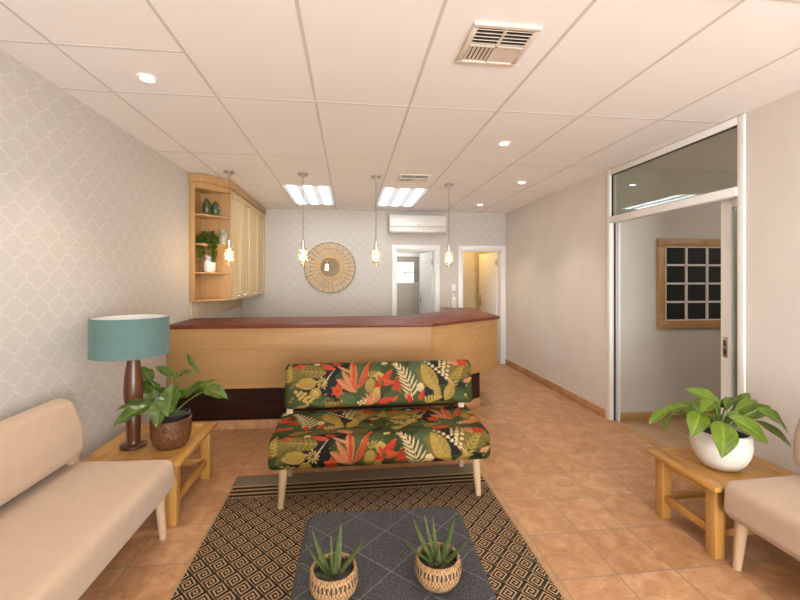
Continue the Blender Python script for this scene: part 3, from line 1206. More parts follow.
def cushion(poly, L, endr, step, place, crown=0.0):
    """sweep a rounded profile along its length L with rounded ends.
    place(l, p) -> world point. Returns the builder and, per vertex, (l, profile index)"""
    mb = MB()
    n = len(poly)
    cen = sum(poly, Vector((0, 0))) / n
    st = []
    m = 6
    for k in range(m + 1):
        a = PI / 2 * k / m
        st.append((endr * (1 - math.sin(a)), math.cos(a)))     # distance from end, inset factor
    st = [(d, ins) for d, ins in st][::-1]                      # end face first
    st = [(endr * (1 - math.sin(PI / 2 * k / m)), 1 - math.cos(PI / 2 * (1 - k / m)) if False else 0) for k in range(m + 1)]
    ls = []
    for k in range(m + 1):
        a = PI / 2 * k / m                                      # 0 at the end face, 90 deg where the end rounding stops
        ls.append((endr * (1 - math.cos(a)), endr * (1 - math.sin(a)) * .8))
    nmid = max(2, int((L - 2 * endr) / step))
    mids = [(endr + (L - 2 * endr) * k / nmid, 0) for k in range(1, nmid)]
    stations = ls + mids + [(L - a, b) for a, b in ls[::-1]]
    # inward normals of the profile
    nor = []
    for i in range(n):
        t = (poly[(i + 1) % n] - poly[i - 1])
        nn = Vector((-t.y, t.x))
        if nn.length > 1e-9: nn.normalize()
        if nn.dot(cen - poly[i]) < 0: nn = -nn
        nor.append(nn)
    rings, info = [], []
    for l, ins in stations:
        row = []
        for i in range(n):
            row.append(mb.bm.verts.new(place(l, poly[i] + nor[i] * ins)))
            info.append((l, i))
        rings.append(row)
    for a, b in zip(rings, rings[1:]):
        for i in range(n): mb.face([a[i], a[(i + 1) % n], b[(i + 1) % n], b[i]])
    mb.face(rings[0]); mb.face(rings[-1][::-1])
    mb.ang = 75
    return mb, info


# seat profile (depth d from the front edge, height z); backrest likewise
SEAT = [(.035, .247), (.0, .29), (.008, .437), (.60, .452), (.59, .30), (.50, .262)]
SEATR = [.03, .03, .055, .05, .04, .04]
BACK = [(.455, .487), (.522, .797), (.60, .81), (.64, .765), (.595, .487)]
BACKB = [(.462, .487), (.462, .65), (.518, .805), (.61, .815), (.65, .765), (.60, .487)]
BACKBR = [.06, .25, .08, .07, .07, .06]
BACKR = [.05, .06, .06, .06, .05]


def sofa(name, label, L, origin, along, depth, mat, dense=None, group=None, leg_in=.04, bs=(0, 0)):
    """origin: front left corner on the floor; along/depth: unit vectors"""
    o = Vector(origin)
    al, de = Vector(along), Vector(depth)
    place = lambda l, p: o + al * l + de * p.x + Vector((0, 0, p.y))
    root = thing(name, label, 'sofa', tuple(o + al * L / 2 + de * .3), group)
    res = {}
    for part, P_, Rr in (('seat', SEAT, SEATR), ('backrest', BACK if dense else BACKB, BACKR if dense else BACKBR)):
        poly = round_profile(P_, Rr)
        if dense:
            if part == 'seat': poly = resample(poly, lambda m: .0042 if (m.y > .40 or m.x < .06) else .05)
            else: poly = resample(poly, lambda m: .0042 if (m.x < .51 + (m.y - .475) * .3 or m.y > .77) else .05)
        else:
            poly = resample(poly, lambda m: .03)
        mb, info = cushion(poly, L if part == 'seat' else L - .01, .035 if dense else .06 if part == 'backrest' else .022, dense or .05, (lambda l, p: place(l + (.005 + bs[0] if part == 'backrest' else 0), p + Vector((bs[1], 0)) if part == 'backrest' else p)))
        ob = mb.build(part, mat, root)
        res[part] = (ob, poly, info)
    for l in (leg_in, L - leg_in):
        for d, sp_ in ((.07, -.012), (.46, .03)):
            s = .012 if l < L / 2 else -.012
            a = place(l - s, Vector((d + sp_, 0)))
            b = place(l + s * .5, Vector((d, .285 if d > .2 else .27)))
            mb = MB().tube([a, a.lerp(b, .5), b], [.018, .024, .029], 20)
            mb.build('leg', M['leg'], root)
    for l in (leg_in - .02, L - leg_in + .02):
        mb = MB()
        pts = [(.50, .42), (.54, .42), (.58, .56), (.54, .56)]
        b = bmesh.new()
        vs_ = [[b.verts.new(place(l + dl, Vector(p))) for p in pts] for dl in (-.022, .022)]
        b.faces.new(vs_[0]); b.faces.new(vs_[1][::-1])
        for i in range(4): b.faces.new([vs_[0][i], vs_[0][(i + 1) % 4], vs_[1][(i + 1) % 4], vs_[1][i]])
        mb.absorb(b)
        mb.build('back_bracket', M['leg'], root)
    return root, res


# ---- printed floral cloth: a design of leaves evaluated on the cloth's own grid
PX = 1.43 / 190


class Print:
    def __init__(s, U, V):
        s.U, s.V = U, V
        s.C = np.zeros((len(U), 3))
        rng = np.random.RandomState(5)
        s.n = .85 + .3 * rng.rand(len(U))

    def near(s, x, y, r):
        return np.nonzero((np.abs(s.U - x) < r) & (np.abs(s.V - y) < r))[0]

    def fill(s, idx, m, c, shade=None):
        if shade is None: s.C[idx[m]] = c
        else: s.C[idx[m]] = np.asarray(c)[None, :] * shade[m][:, None]

    def blob(s, x, y, rx, ry, c, ang=0, rag=0.0, k=5):
        i = s.near(x, y, max(rx, ry) * 1.3)
        if not len(i): return
        u, v = s.U[i] - x, s.V[i] - y
        a = math.radians(ang)
        p, q = (u * math.cos(a) + v * math.sin(a)) / rx, (-u * math.sin(a) + v * math.cos(a)) / ry
        r = np.hypot(p, q)
        th = np.arctan2(q, p)
        s.fill(i, r < 1 - rag * (.5 + .5 * np.cos(k * th + x)), c, .86 + .28 * np.clip(.5 - q * .5, 0, 1))

    def leaf(s, x, y, L, w, ang, c, vein=None, widest=.4, serr=0):
        """leaf from its base (x, y); ang in degrees, 0 = right, 90 = up"""
        i = s.near(x, y, L * 1.05 + 1)
        if not len(i): return
        a = math.radians(ang)
        u, v = s.U[i] - x, -(s.V[i] - y)
        t = (u * math.cos(a) + v * math.sin(a)) / L
        q = (-u * math.sin(a) + v * math.cos(a))
        tt = np.clip(t, 1e-4, .9999)
        hw = w / 2 * np.sin(PI * tt ** shape_exp(widest)) ** .8
        if serr: hw = hw * (1 - .28 * (np.mod(tt * serr, 1)))
        m = (t > 0) & (t < 1) & (np.abs(q) < hw)
        sh = .9 + .2 * (q > 0)
        s.fill(i, m, c, sh)
        if vein is not None:
            m2 = m & ((np.abs(q) < .30) | ((np.mod(tt * 6 - np.abs(q) / (w + .01) * 1.4, 1) < .13) & (w > 4)))
            s.fill(i, m2, vein)

    def frond(s, x, y, L, ang, curve, n, ll, lw, c, spread=55, tip=.55, side=0, midc=None):
        px, py, a = x, y, ang
        for k in range(n):
            f = k / (n - 1)
            a = ang + curve * f
            px += math.cos(math.radians(a)) * L / n
            py -= math.sin(math.radians(a)) * L / n
            l = ll * (1 - (1 - tip) * f) * (.75 + .5 * math.sin(PI * min(1, f + .25)))
            if side >= 0: s.leaf(px, py, l, lw, a + spread * (1 - .4 * f), c)
            if side <= 0: s.leaf(px, py, l, lw, a - spread * (1 - .4 * f), c)
        s.leaf(px, py, ll * .7, lw, a, c)
        if midc is not None:
            px, py = x, y
            for k in range(n):
                a = ang + curve * k / (n - 1)
                s.leaf(px, py, L / n * 1.3, .8, a, midc)
                px += math.cos(math.radians(a)) * L / n
                py -= math.sin(math.radians(a)) * L / n

    def burst(s, x, y, r, n, c, w=1.6, a0=0, a1=360):
        for k in range(n):
            s.leaf(x, y, r * (.8 + .3 * (k % 2)), w, a0 + (a1 - a0) * k / n, c, widest=.65)

    def berries(s, pts, r, c):
        for x, y in pts: s.blob(x, y, r, r * .85, c)


BLK = (.012, .011, .010); DG = (.036, .048, .012); G = (.055, .075, .020); TG = (.072, .10, .042)
OL = (.15, .105, .022); OD = (.10, .075, .018); GO = (.31, .20, .040); YG = (.40, .27, .07)
CR = (.58, .43, .23); SA = (.46, .155, .06); RD = (.42, .032, .010); CO = (.46, .062, .02); PK = (.48, .20, .09)


def floral(P_, ox, oy):
    """one repeat of the design with its corner at (ox, oy)"""
    r = random.Random(11)
    B = lambda x, y, *a, **k: P_.blob(ox + x, oy + y, *a, **k)
    Lf = lambda x, y, *a, **k: P_.leaf(ox + x, oy + y, *a, **k)
    Fr = lambda x, y, *a, **k: P_.frond(ox + x, oy + y, *a, **k)
    Bu = lambda x, y, *a, **k: P_.burst(ox + x, oy + y, *a, **k)
    Be = lambda pts, rr_, c: P_.berries([(ox + x, oy + y) for x, y in pts], rr_, c)
    # ground shapes
    B(16, 13, 22, 9, OL, -8, .15); B(5, 35, 13, 12, DG); B(36, 19, 22, 6, BLK, -30); B(46, 27, 14, 10, BLK, 20); B(62, 35, 14, 9, BLK)
    B(78, 24, 16, 20, G, 20, .1); B(98, 10, 16, 14, DG); B(112, 20, 24, 24, DG, 0, .1); B(120, 38, 24, 12, G, 0, .2); B(136, 10, 14, 13, TG, 40, .15)
    B(135, 22, 10, 12, OL, 30, .1); B(157, 14, 14, 14, BLK, 30); B(172, 12, 16, 15, OL, -30, .1); B(176, 35, 17, 13, DG, 0, .1); B(22, 44, 20, 8, DG)
    B(60, 49, 25, 8, OD, 0, .2); B(100, 51, 25, 7, DG, 0, .2); B(150, 50, 24, 7, OD, 0, .2)
    # big leaves
    Lf(50, 44, 26, 12, 172, G, TG); Lf(70, 44, 24, 11, 150, TG, G); Lf(20, 41, 20, 11, 200, G, DG); Lf(88, 20, 22, 12, 75, G, TG)
    Lf(40, 13, 26, 12, 175, OL, GO); Lf(6, 28, 22, 8, 40, OD, OL); Lf(130, 30, 22, 9, 100, TG, G); Lf(188, 44, 24, 11, 165, G, TG); Lf(185, 32, 22, 6, 160, BLK)
    Lf(30, 24, 20, 10, 180, GO, YG); B(22, 22.5, 9, 5, GO, 0, .12)
    # gold tufts, circle, berries
    Bu(36.5, 23, 7, 11, YG, 1.5); B(36.5, 23, 1.6, 1.6, OD)
    B(30, 32.8, 5.6, 5.4, GO, 0, .05, 9); B(30, 32.8, 3.2, 3.0, YG, 0, .1, 9)
    Be([(11, 31), (13.5, 34), (16, 31.5), (17.5, 35.5), (20, 33), (21, 37), (24, 36), (25.5, 40), (22, 41), (27.5, 37.5), (15, 37.5), (19.5, 39.5)], 1.9, YG)
    Fr(3, 24, 20, 88, -10, 7, 5, 2.2, GO, 60)
    Be([(6, 40), (8, 37), (40, 34), (42, 38), (39, 41), (44, 42)], 1.7, OL)
    Fr(37, 47, 18, 12, 10, 6, 4.5, 2, GO, 60)
    # reds on the left
    B(14.5, 6, 5, 3.2, RD, -20, .3, 4); Lf(20, 8, 9, 4, 150, CO); Lf(35, 5, 15, 6, -20, CO, RD); Lf(46, 3, 10, 5, -10, RD); B(31, 3.4, 3, 2, CR)
    Bu(51.5, 31, 6.5, 12, CO, 2.2); B(51.5, 31, 2, 2, RD)
    # salmon leaves with stripes
    Lf(70, 33, 24, 7.5, 146, SA, PK, .5); Lf(70, 33, 26, 5.5, 124, SA, PK, .55)
    for k in range(5): Lf(51 + k * 3.2, 6.5 + k * 1.6, 15 - k * 1.5, 1.9, -32 + k * 2, PK)
    Lf(36, 26, 22, .9, 52, CR)
    Lf(69, 34, 34, 7.5, 95, SA, None, .6)
    for k in range(9): Lf(69.5 - k * .15, 30 - k * 2.9, 6.5, 1.5, 135 - k * 3, RD)
    Fr(70, 33, 32, 78, -22, 9, 11, 1.9, CO, 40, .75, -1, SA)
    # olive ovals and the pointed red flower
    B(84.5, 27.5, 5.8, 8, OL, 10); B(83.6, 26.5, 4.6, 6.6, GO, 10); Fr(80, 18, 18, 25, -50, 7, 4, 2, GO, 55); B(93, 18, 5, 5, YG, 0, .2)
    Lf(95, 26, 19, 7.5, 52, RD, CO, .35); Lf(95, 25, 14, 6, 5, CO); Lf(96, 26, 10, 6, 200, RD); Lf(95, 26, 10, 5, 110, CO); B(96, 24.5, 2.2, 2.2, OD)
    B(90, 36, 4.5, 8, YG, 8, .1)
    for k in range(6): Lf(86, 45, 13, 3.4, 170 - k * 24, SA if k % 2 else PK)
    Be([(72, 43), (75, 41.5), (77.5, 43.5), (74, 45), (79, 41)], 1.4, CR)
    Lf(92, 44, 16, 7, 15, RD, CO); Lf(106, 43, 8, 4, 40, CO); B(99, 4, 3.6, 2.6, CR, -25, .15, 4)
    # red sprig, cream frond
    Lf(115, 36, 18, .9, 108, CO); Bu(111, 27, 6, 9, RD, 1.8); Be([(107, 24), (114, 22), (108, 31), (115, 30), (111, 20)], 1.2, CO)
    Fr(127, 43, 38, 98, 30, 8, 11.5, 1.9, CR, 46, .85, 0, CR)
    # golden leaves in the middle
    Lf(152, 34, 32, 15, 118, GO, YG, .45); Lf(153, 43, 19, 7.5, 95, GO, YG); Lf(160, 44, 20, 11, 62, GO, YG, .5)
    B(135, 30, 4, 4.8, CR, 0, .12); B(122, 38, 4, 3.4, PK, 20, .15, 4); Lf(134, 43, 11, 5.5, 70, RD, CO); Lf(124, 45, 9, 5, 100, RD)
    Fr(137, 45, 18, 25, -20, 6, 5, 2.4, YG, 60)
    # white berry sprigs
    def sprig(x0, y0, x1, y1, n):
        for k in range(n):
            f = k / (n - 1)
            x, y = x0 + (x1 - x0) * f, y0 + (y1 - y0) * f
            B(x - 1.7, y - 1.9, 1.8, 1.1, CR, -40); B(x + 1.9, y + 1.5, 1.8, 1.1, CR, 30)
    sprig(160, 20, 143, 5, 6); sprig(161, 17, 165, 0, 5); sprig(157, 12, 159, 3, 4)
    Lf(170, 30, 22, .9, 125, CR)
    Fr(165, 33, 30, 62, -12, 8, 7, 2.4, GO, 50, .7)
    # red and pink flowers on the right
    B(180, 5, 6, 6, RD, 0, .22, 5); B(180, 5, 2.6, 2.6, CO); Lf(176, 8, 11, 4.5, 160, PK); B(172, 3, 4, 2.6, PK)
    Be([(184, 30), (187, 33), (184.5, 36), (188, 38), (182, 39), (186, 27)], 1.7, YG)
    Lf(180, 26, 12, 4, 20, PK); Be([(181, 18), (184, 20), (187, 17)], 1.6, OL)
    Fr(8, 52, 16, 30, 0, 6, 4.5, 2, YG, 60); Lf(110, 55, 20, 8, 20, OL, GO); Lf(45, 54, 18, 7, 15, CO, RD); Lf(165, 55, 16, 7, 160, SA, PK)


def print_floral(ob, poly, info, L, part):
    n = len(poly)
    s_ = [0.0]
    for i in range(n): s_.append(s_[-1] + (poly[(i + 1) % n] - poly[i]).length)
    if part == 'seat':
        k0 = min(range(n), key=lambda i: abs(poly[i].x - .025) + abs(poly[i].y - .255))
        sg = 1
        off = 35
    else:
        k0 = min(range(n), key=lambda i: abs(poly[i].x - .46) + abs(poly[i].y - .49))
        off = 47.5
    tot = s_[n]
    ln = np.array([i for _, i in info])
    lx = np.array([l for l, _ in info])
    S = (np.array(s_)[:n][ln] - s_[k0]) % tot
    S = np.where(S > tot * .8, S - tot, S)
    U = lx / PX + (190 - L / PX) / 2 + (0 if part == 'seat' else 0)
    V = off - S / PX
    P_ = Print(U, V)
    # ground colour patches
    P_.C[:] = DG
    blot = np.sin(U * .13 + 1) * np.cos(V * .17) + .5 * np.sin(U * .31 + V * .23)
    P_.C[blot > .35] = BLK
    P_.C[blot < -.6] = OD
    HS = 56
    for rw in range(-6, 3):
        for cl in (-1, 0, 1):
            ox, oy = cl * 190 + (95 if rw % 2 else 0), rw * HS
            if oy > V.max() + 10 or oy + 70 < V.min(): continue
            floral(P_, ox, oy)
    col = np.ones((len(U), 4), dtype=np.float32)
    col[:, :3] = P_.C * P_.n[:, None] * .84
    at_ = ob.data.color_attributes.new('print', 'FLOAT_COLOR', 'POINT')
    at_.data.foreach_set('color', col.ravel())


def floral_mat():
    t = NT('tropical leaf print cloth')
    a = t.n.new('ShaderNodeVertexColor')
    a.layer_name = 'print'
    n = t.noise(t.obj(), 700, 2)
    t.base(t.mix(.22, a.outputs[0], t.mix(n, (.25, .22, .16), (.8, .75, .6)), 'MULTIPLY'))
    t.rough(.62)
    t.set('Specular IOR Level', .14)
    t.bump(t.noise(t.obj(), 6, 3), .1, .01)
    return t.m


M['floral'] = floral_mat()
FS, res = sofa('floral_sofa', 'two seat sofa in a tropical leaf print, between the desk and the rug', 1.44, (-.508, 2.615, .0085), (1, 0, 0), (0, 1, 0), M['floral'], dense=.0045, leg_in=.085, bs=(.025, 0))
for part in ('seat', 'backrest'):
    ob, poly, info = res[part]
    print_floral(ob, poly, info, 1.44 if part == 'seat' else 1.43, part)
sofa('sofa', 'long beige fabric sofa against the patterned left wall', 1.86, (-.985, .62, 0), (0, 1, 0), (-1, 0, 0), M['beige'], group='beige sofas')
sofa('sofa', 'beige fabric sofa against the plain right wall, mostly cut off', 1.60, (1.878, 1.872, 0), (0, -1, 0), (1, 0, 0), M['beige'], group='beige sofas', bs=(0, -.085))


# ------------------------------------------------------------------ side tables
def side_table(x0, x1, y0, y1, h, label):
    t = thing('side_table', label, 'side table', ((x0 + x1) / 2, (y0 + y1) / 2, 0), 'honey oak side tables')
    th, b = .026, .085
    for xa in (x0, x1 - b): MB().box(xa, xa + b, y0, y1, h - th, h, .004).build('top_rail', M['pine_y'], t)
    for ya in (y0, y1 - b): MB().box(x0 + b, x1 - b, ya, ya + b, h - th, h, .004).build('top_rail', M['pine_x'], t)
    mb = MB()
    k = 5
    w_ = (x1 - x0 - 2 * b) / k
    for i in range(k): mb.box(x0 + b + w_ * i, x0 + b + w_ * (i + 1), y0 + b, y1 - b, h - th, h - .002, .0015)
    mb.build('top_panel', M['pine_y'], t)
    ins, lw = .03, .062
    for x in (x0 + ins, x1 - ins - lw):
        for y in (y0 + ins, y1 - ins - lw):
            MB().box(x, x + lw, y, y + lw, 0, h - th, .004).build('leg', M['pine_z'], t)
    for x in (x0 + ins, x1 - ins - lw):
        MB().box(x + .014, x + lw - .014, y0 + ins + lw, y1 - ins - lw, h - th - .05, h - th, .002).build('apron', M['pine_y'], t)
        MB().box(x + .014, x + lw - .014, y0 + ins + lw, y1 - ins - lw, .105, .145, .003).build('stretcher', M['pine_y'], t)
    for y in (y0 + ins, y1 - ins - lw):
        MB().box(x0 + ins + lw, x1 - ins - lw, y + .014, y + lw - .014, h - th - .05, h - th, .002).build('apron', M['pine_x'], t)
        MB().box(x0 + ins + lw, x1 - ins - lw, y + .014, y + lw - .014, .105, .145, .003).build('stretcher', M['pine_x'], t)
    return t


HT = .39
side_table(-1.575, -.985, 2.53, 3.225, HT, 'honey oak side table under the teal lamp, left of the leaf print sofa')
side_table(1.855, 2.44, 1.885, 2.37, HT, 'honey oak side table under the white bowl plant, on the right')

# ------------------------------------------------------------------ table lamp
lc = Vector((-1.372, 2.81, HT + .0005))
lamp = thing('table_lamp', 'table lamp with a wide teal drum shade and dark turned wood base', 'lamp', lc)
lp = [(0, 0), (.072, 0), (.076, .006), (.074, .016), (.062, .022), (.040, .026), (.036, .034), (.038, .06), (.041, .14), (.039, .19), (.034, .222), (.034, .23), (.041, .245), (.052, .30), (.056, .36), (.052, .43), (.043, .50), (.036, .56), (.030, .585), (0, .585)]
MB().lathe(lc, lp, 40, cap=False).build('base', M['walnut'], lamp)
MB().cyl(lc + Vector((0, 0, .585)), lc + Vector((0, 0, .66)), .013).build('socket', M['brass'], lamp)
sr, s0, s1 = .218, .585, .828
mb = MB()
lo = lc + Vector((-.018, 0, 0))
mb.lathe(lo, [(sr - .004, s0), (sr, s0), (sr, s1), (sr - .004, s1)], 72, cap=False)
sh = mb.build('lamp_shade', M['teal'], lamp)
MB().lathe(lo, [(sr - .0045, s1 - .002), (sr - .0065, s1 - .002), (sr - .0065, s0 + .002), (sr - .0045, s0 + .002), (sr - .0045, s1 - .002)], 72, cap=False).build('lining', M['shade_in'], lamp, sh)
mb = MB()
for a in range(3):
    an = a * 2 * PI / 3
    mb.cyl(lc + Vector((.012 * math.cos(an), .012 * math.sin(an), .64)), lc + Vector(((sr - .005) * math.cos(an), (sr - .005) * math.sin(an), .64)), .003, seg=6)
mb.build('shade_spider', M['chrome'], lamp)

# ------------------------------------------------------------------ plant in the copper pot
pc = Vector((-1.135, 2.785, HT + .0005))
pp = thing('potted_plant', 'leafy green plant in a hammered copper brown pot by the teal lamp', 'plant', pc)
MB().lathe(pc, [(0, 0), (.070, 0), (.085, .008), (.105, .035), (.116, .08), (.120, .14), (.120, .182), (.113, .186), (.112, .15), (0, .15)], 48, cap=False).build('pot', M['copper'], pp)
MB().lathe(pc, [(.090, .152), (.104, .152), (.108, .205), (.112, .21), (.104, .214), (.099, .205), (.094, .19)], 40, cap=False).build('nursery_pot', M['black'], pp)
MB().lathe(pc, [(0, .153), (.094, .153), (.098, .198), (.05, .212), (0, .216)], 32, cap=False).build('soil', M['moss'], pp)
lv, stm = MB(), MB()
crown = pc + Vector((0, 0, .205))
LEFT = [  # base px, tip px, width px, base depth, tip depth, bend, roll, stem?
    ((149, 406), (113.5, 427), 17, 2.68, 2.56, .16, .35, 1, .3),
    ((162, 403), (157, 427.5), 15, 2.66, 2.58, .18, 0, 1, .5),
    ((172, 394), (168, 417), 17, 2.66, 2.58, .15, .2, 1, .5),
    ((160, 393), (141, 382), 12, 2.80, 2.90, .12, -.7, 1, .3),
    ((150, 380), (140, 367), 11, 2.84, 2.94, .10, .6, 1, .3),
    ((160, 398), (143, 400), 13, 2.76, 2.74, .10, -.3, 1, .2),
    ((172, 377), (155.5, 367), 9, 2.76, 2.84, .18, .5, 1, .2),
    ((181, 375), (170, 379), 6, 2.78, 2.74, .15, .5, 1, .2),
    ((181, 375), (192, 371.5), 7.5, 2.78, 2.78, .15, -.5, 0, .2),
    ((184, 398), (217.5, 380.5), 12, 2.74, 2.76, .2, -.5, 0, .1),
    ((208, 390), (228, 399), 13, 2.70, 2.66, .25, -.1, 1, .3),
    ((195, 367), (187, 353), 5, 2.74, 2.74, -.25, .9, 1, .1),
    ((195, 367), (199, 374), 4, 2.74, 2.72, .2, -.6, 0, .1),
    ((148, 402), (116, 411), 10, 2.74, 2.70, .18, .9, 1, .2),
    ((165, 402), (150, 412), 12, 2.70, 2.66, .14, .3, 1, .3),
    ((178, 399), (193, 392), 9, 2.76, 2.76, .16, -.4, 1, .2),
    ((168, 398), (160, 388), 10, 2.80, 2.84, .12, .3, 1, .2),
    ((196, 391), (207, 386), 8, 2.74, 2.72, .2, .5, 0, .2),
]
for b, t_, w_, y0, y1, bend, roll, stem_, hrt in LEFT:
    B_, T_ = at(*b, y0), at(*t_, y1)
    wm = w_ / F * y0 * .98
    add_leaf(lv, B_, T_, wm * 1.12, bend, up=Vector((0, -.66, .75)), fold=.30, wave=.06, heart=hrt, roll=roll * .5, n=12, shape=.36)
    if stem_:
        stm.tube(stem_pts(crown + (B_ - crown) * .06 + Vector((0, 0, -.01)), B_, lift=.12), .0042, 6)
lv.build('foliage', M['leaf_dark'], pp)
stm.build('stems', M['stem'], pp)

# ------------------------------------------------------------------ plant in the white bowl
bc = Vector((2.105, 2.105, HT + .0005))
bp = thing('potted_plant', 'broad leaved green plant in a round white bowl on the right side table', 'plant', bc)
MB().lathe(bc, [(0, 0), (.070, 0), (.090, .006), (.118, .040), (.138, .085), (.146, .13), (.144, .175), (.138, .205), (.130, .208), (.130, .17), (0, .17)], 56, cap=False).build('bowl', M['stone'], bp)
MB().lathe(bc, [(0, .171), (.128, .171), (.130, .188), (.06, .198), (0, .20)], 32, cap=False).build('soil', M['soil'], bp)
lv, stm = MB(), MB()
crown = bc + Vector((0, 0, .195))
RIGHT = [
    ((722, 424), (721.5, 458), 25, 1.99, 1.90, .20, 0, .36),
    ((700, 414), (691.5, 437), 20, 2.03, 1.96, .22, .1, .36),
    ((731, 418), (767.5, 444), 22, 2.00, 1.93, .20, .25, .45),
    ((757, 410), (787, 433), 20, 2.02, 2.00, .25, .1, .45),
    ((756, 421), (791, 447.5), 11, 2.10, 2.10, .16, .4, .45),
    ((738, 416), (771, 407), 15, 2.14, 2.18, .14, .5, .4),
    ((734, 407), (749.5, 393.5), 11, 2.20, 2.28, .10, .3, .45),
    ((714, 407), (739, 399), 9, 2.16, 2.24, .12, .4, .45),
    ((719, 402), (684.5, 389.5), 15, 2.14, 2.22, .14, -.3, .45),
    ((714, 402), (701, 413), 15, 2.04, 2.0, .2, .2, .4),
    ((713, 404), (693, 402), 12, 2.06, 2.08, .12, -.1, .45),
    ((692, 406), (663, 412), 11, 2.12, 2.10, .12, .3, .5),
    ((669, 409), (649, 425), 10, 2.10, 2.06, .16, .2, .5),
    ((671, 413), (665, 433), 5, 2.10, 2.08, .10, .9, .5),
    ((700, 408), (678, 404), 9, 2.2, 2.24, .1, .0, .5),
    ((722, 415), (700, 421), 10, 2.06, 2.04, .1, .5, .5),
    ((728, 417), (718, 398), 9, 2.10, 2.18, .1, .8, .5),
    ((736, 410), (757, 401), 12, 2.10, 2.14, .15, .2, .45),
    ((716, 412), (709, 398), 10, 2.12, 2.20, .12, -.4, .45),
    ((727, 415), (745, 420), 12, 2.04, 2.00, .14, .3, .45),
    ((712, 416), (683, 416), 10, 2.10, 2.08, .14, .3, .45),
    ((740, 412), (764, 415), 13, 2.10, 2.08, .16, .2, .45),
    ((724, 410), (726, 396), 9, 2.14, 2.24, .10, .6, .45),
    ((706, 410), (680, 410), 9, 2.16, 2.18, .14, -.3, .45),
]
for b, t_, w_, y0, y1, bend, roll, shp in RIGHT:
    B_, T_ = at(*b, y0), at(*t_, y1)
    if T_.x > 2.60: T_.x = 2.60
    wm = w_ / F * y0 * .95
    add_leaf(lv, B_, T_, wm * 1.12, bend, up=Vector((0, -.5, .86)), fold=.2, wave=.03, heart=.12, roll=roll, n=12, shape=shp)
    stm.tube(stem_pts(crown + (B_ - crown) * .08 + Vector((0, 0, -.012)), B_, lift=.12), .0045, 6)
lv.build('foliage', M['leaf_light'], bp)
stm.build('stems', M['stem'], bp)

# ------------------------------------------------------------------ rug
rug = MB()
RX0, RX1, RY0, RY1 = -.82, .98, .55, 3.14
rug.box(RX0, RX1, RY0, RY1, .0005, .008, .002)
for v in rug.bm.verts: v.co -= Vector((RX0, RY1, 0))
ro = rug.build('rug', M['rug'])
ro.location = (RX0, RY1, 0)
solo(ro, 'flat woven rug with black and tan spiral diamonds and a striped end', 'rug')

# ------------------------------------------------------------------ ottoman
OT = .42
oc = Vector((.145, 1.44, .008))
ot = thing('ottoman', 'charcoal quilted ottoman with pale stitched diamonds on the rug', 'ottoman', oc)
Mo = Matrix.Translation(oc) @ Matrix.Rotation(math.radians(-1.5), 4, 'Z')
hw, hd = .342, .415
mb = MB()
bmx = bmesh.new()
bmesh.ops.create_cube(bmx, size=1)
for v in bmx.verts: v.co = Vector((v.co.x * 2 * hw, v.co.y * 2 * hd, .23 + v.co.z * .38))
bmesh.ops.bevel(bmx, geom=[e for e in bmx.edges if abs(e.verts[0].co.z - e.verts[1].co.z) > .1], offset=.06, segments=6, profile=.5, affect='EDGES')
bmesh.ops.bevel(bmx, geom=[e for e in bmx.edges if e.verts[0].co.z > .40 and e.verts[1].co.z > .40], offset=.035, segments=5, profile=.5, affect='EDGES')
mb.absorb(bmx, 0, Mo)
for v in mb.bm.verts:
    pass
mb.build('cushion', M['quilt'], ot)
for x in (-hw + .07, hw - .07):
    for y in (-hd + .07, hd - .07):
        a = Mo @ Vector((x, y, .0005)); b = Mo @ Vector((x, y, .06))
        MB().cyl(a, b, .018, .024).build('leg', M['leg'], ot)
TOPZ = .008 + .42


# ------------------------------------------------------------------ aloes in woven pots
def aloe_leaf(mb, base, tip, w, sag=.12):
    base, tip = Vector(base), Vector(tip)
    d = tip - base
    dn = d.normalized()
    side = dn.cross(Vector((0, 0, 1)))
    if side.length < .05: side = Vector((1, 0, 0))
    side.normalize()
    up = side.cross(dn).normalized()
    n = 10
    rings = []
    for i in range(n + 1):
        t = i / n
        c_ = base + d * t - up * (sag * d.length * 4 * t * (1 - t) * .35)
        ww = w / 2 * (1 - t) ** .75 * (.85 + .3 * t) + .0006
        th = ww * .55
        rings.append([mb.bm.verts.new(c_ + side * (ww * math.cos(a)) + up * (th * math.sin(a) * (1.0 if math.sin(a) < 0 else .35)))
                      for a in [2 * PI * k / 10 for k in range(10)]])
    for a, b in zip(rings, rings[1:]):
        for k in range(10): mb.face([a[k], a[(k + 1) % 10], b[(k + 1) % 10], b[k]])
    mb.face(rings[0][::-1]); mb.face(rings[-1])


def aloe(c, label, leaves, sc=1.0):
    c = Vector(c)
    t = thing('potted_aloe', label, 'plant', c, 'aloe plants in woven pots')
    pr = [(0, 0), (.050, 0), (.058, .004), (.074, .03), (.080, .058), (.079, .085), (.074, .103), (.0745, .110), (.069, .113), (.0655, .108), (.068, .09), (.069, .07), (0, .07)]
    MB().lathe(c, [(r * sc, z * sc * .8) for r, z in pr], 48, cap=False).build('woven_pot', M['wicker'], t)
    MB().lathe(c, [(0, .0565 * sc), (.0675 * sc, .0565 * sc), (.068 * sc, .063 * sc), (.03 * sc, .068 * sc), (0, .069 * sc)], 28, cap=False).build('soil', M['soil'], t)
    mb = MB()
    for dx, dy, tx, ty, tz, w_ in leaves:
        aloe_leaf(mb, c + Vector((dx, dy, .062 * sc)), c + Vector((tx, ty, tz - .018)), w_ * 1.35)
    mb.build('foliage', M['aloe'], t)
    return t


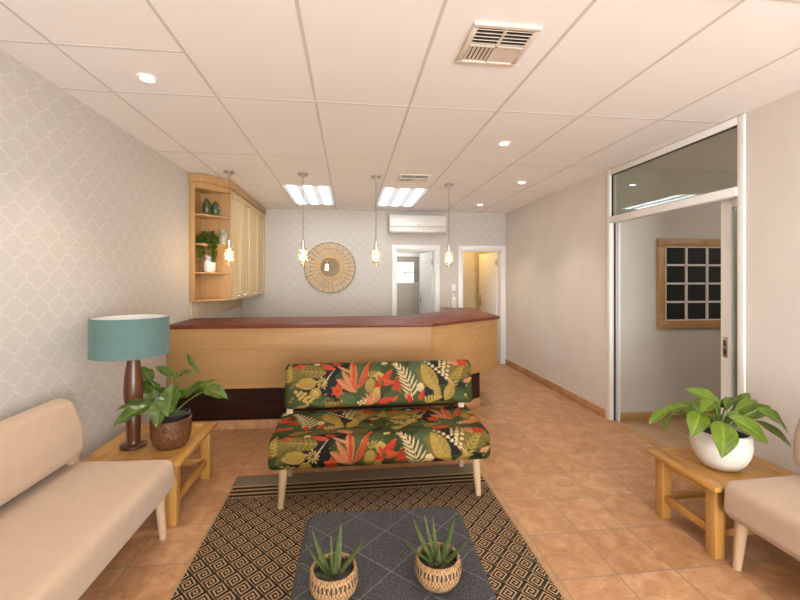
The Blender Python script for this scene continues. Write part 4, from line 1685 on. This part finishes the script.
AL = at(334, 599, 1.318)
AR = at(440.5, 596, 1.31)
aloe((-.052, 1.36, TOPZ + .0005), 'spiky aloe in a woven pot, left one on the charcoal ottoman',
     [(-.012, .006, -.075, .055, .205, .020), (-.010, -.002, -.095, .03, .175, .017), (.006, .008, .022, .075, .205, .023), (.014, .0, .105, .06, .165, .021),
      (-.018, -.012, -.105, -.01, .125, .014), (-.004, .012, -.012, .07, .165, .010), (-.02, .02, -.06, .04, .155, .008), (.002, -.012, .004, -.03, .128, .024), (-.012, -.022, -.04, -.05, .105, .024), (.008, -.026, .012, -.062, .098, .026), (-.008, .0, -.026, -.005, .13, .018)])
aloe((.298, 1.372, TOPZ + .0005), 'spiky aloe in a woven pot, right one on the charcoal ottoman',
     [(-.014, .002, -.115, .01, .165, .020), (-.010, .008, -.075, .065, .205, .024), (-.002, .012, -.03, .085, .20, .013), (.004, .012, .0, .085, .19, .013), (.012, .006, .075, .065, .195, .025),
      (.014, -.004, .105, .01, .14, .024), (.010, .006, .07, .02, .15, .012), (.0, -.012, .0, -.02, .135, .024), (-.010, -.022, -.018, -.045, .115, .026), (.0, .0, .004, .01, .14, .018)])


# ------------------------------------------------------------------ light
def lamp_obj(kind, name, loc, energy, color, **kw):
    d = bpy.data.lights.new(name, kind)
    d.energy = energy
    d.color = color
    for k, v in kw.items(): setattr(d, k, v)
    o = bpy.data.objects.new(name, d)
    COL.objects.link(o)
    o.location = loc
    return o


for (x, y), _ in DLP:
    lamp_obj('SPOT', 'downlight_beam', (x, y, H - .012), 30, (1.0, .90, .78), spot_size=math.radians(96), spot_blend=.7, shadow_soft_size=.03)
front_fill = lamp_obj('AREA', 'added_front_fill', (1.2, YF + .03, 1.2), 300, (.94, .975, 1.0), shape='RECTANGLE', size=2.8, size_y=2.2)  # fill added at the made-up window, tilted up to brighten the ceiling
front_fill.rotation_euler = (PI / 2 + .3, 0, 0)
lamp_obj('POINT', 'warm_room_lamp', (2.05, 7.45, 2.3), 9, (1.0, .66, .25), shadow_soft_size=.08)
lamp_obj('POINT', 'hall_fill', (.75, 7.7, 2.35), 14, (.95, .97, 1.0), shadow_soft_size=.1)  # added fill for the hall, no fitting behind it
lamp_obj('POINT', 'side_room_fill', (4.3, 2.6, 2.2), 13, (1.0, .9, .8), shadow_soft_size=.1)  # added fill that brightens the side room, no fitting behind it
w = bpy.data.worlds.new('sky')
scene.world = w
w.use_nodes = True
bgn = w.node_tree.nodes['Background']
bgn.inputs[0].default_value = (.9, .95, 1.0, 1)
bgn.inputs[1].default_value = .6

for o in bpy.data.objects:
    if '_o' in o: del o['_o']
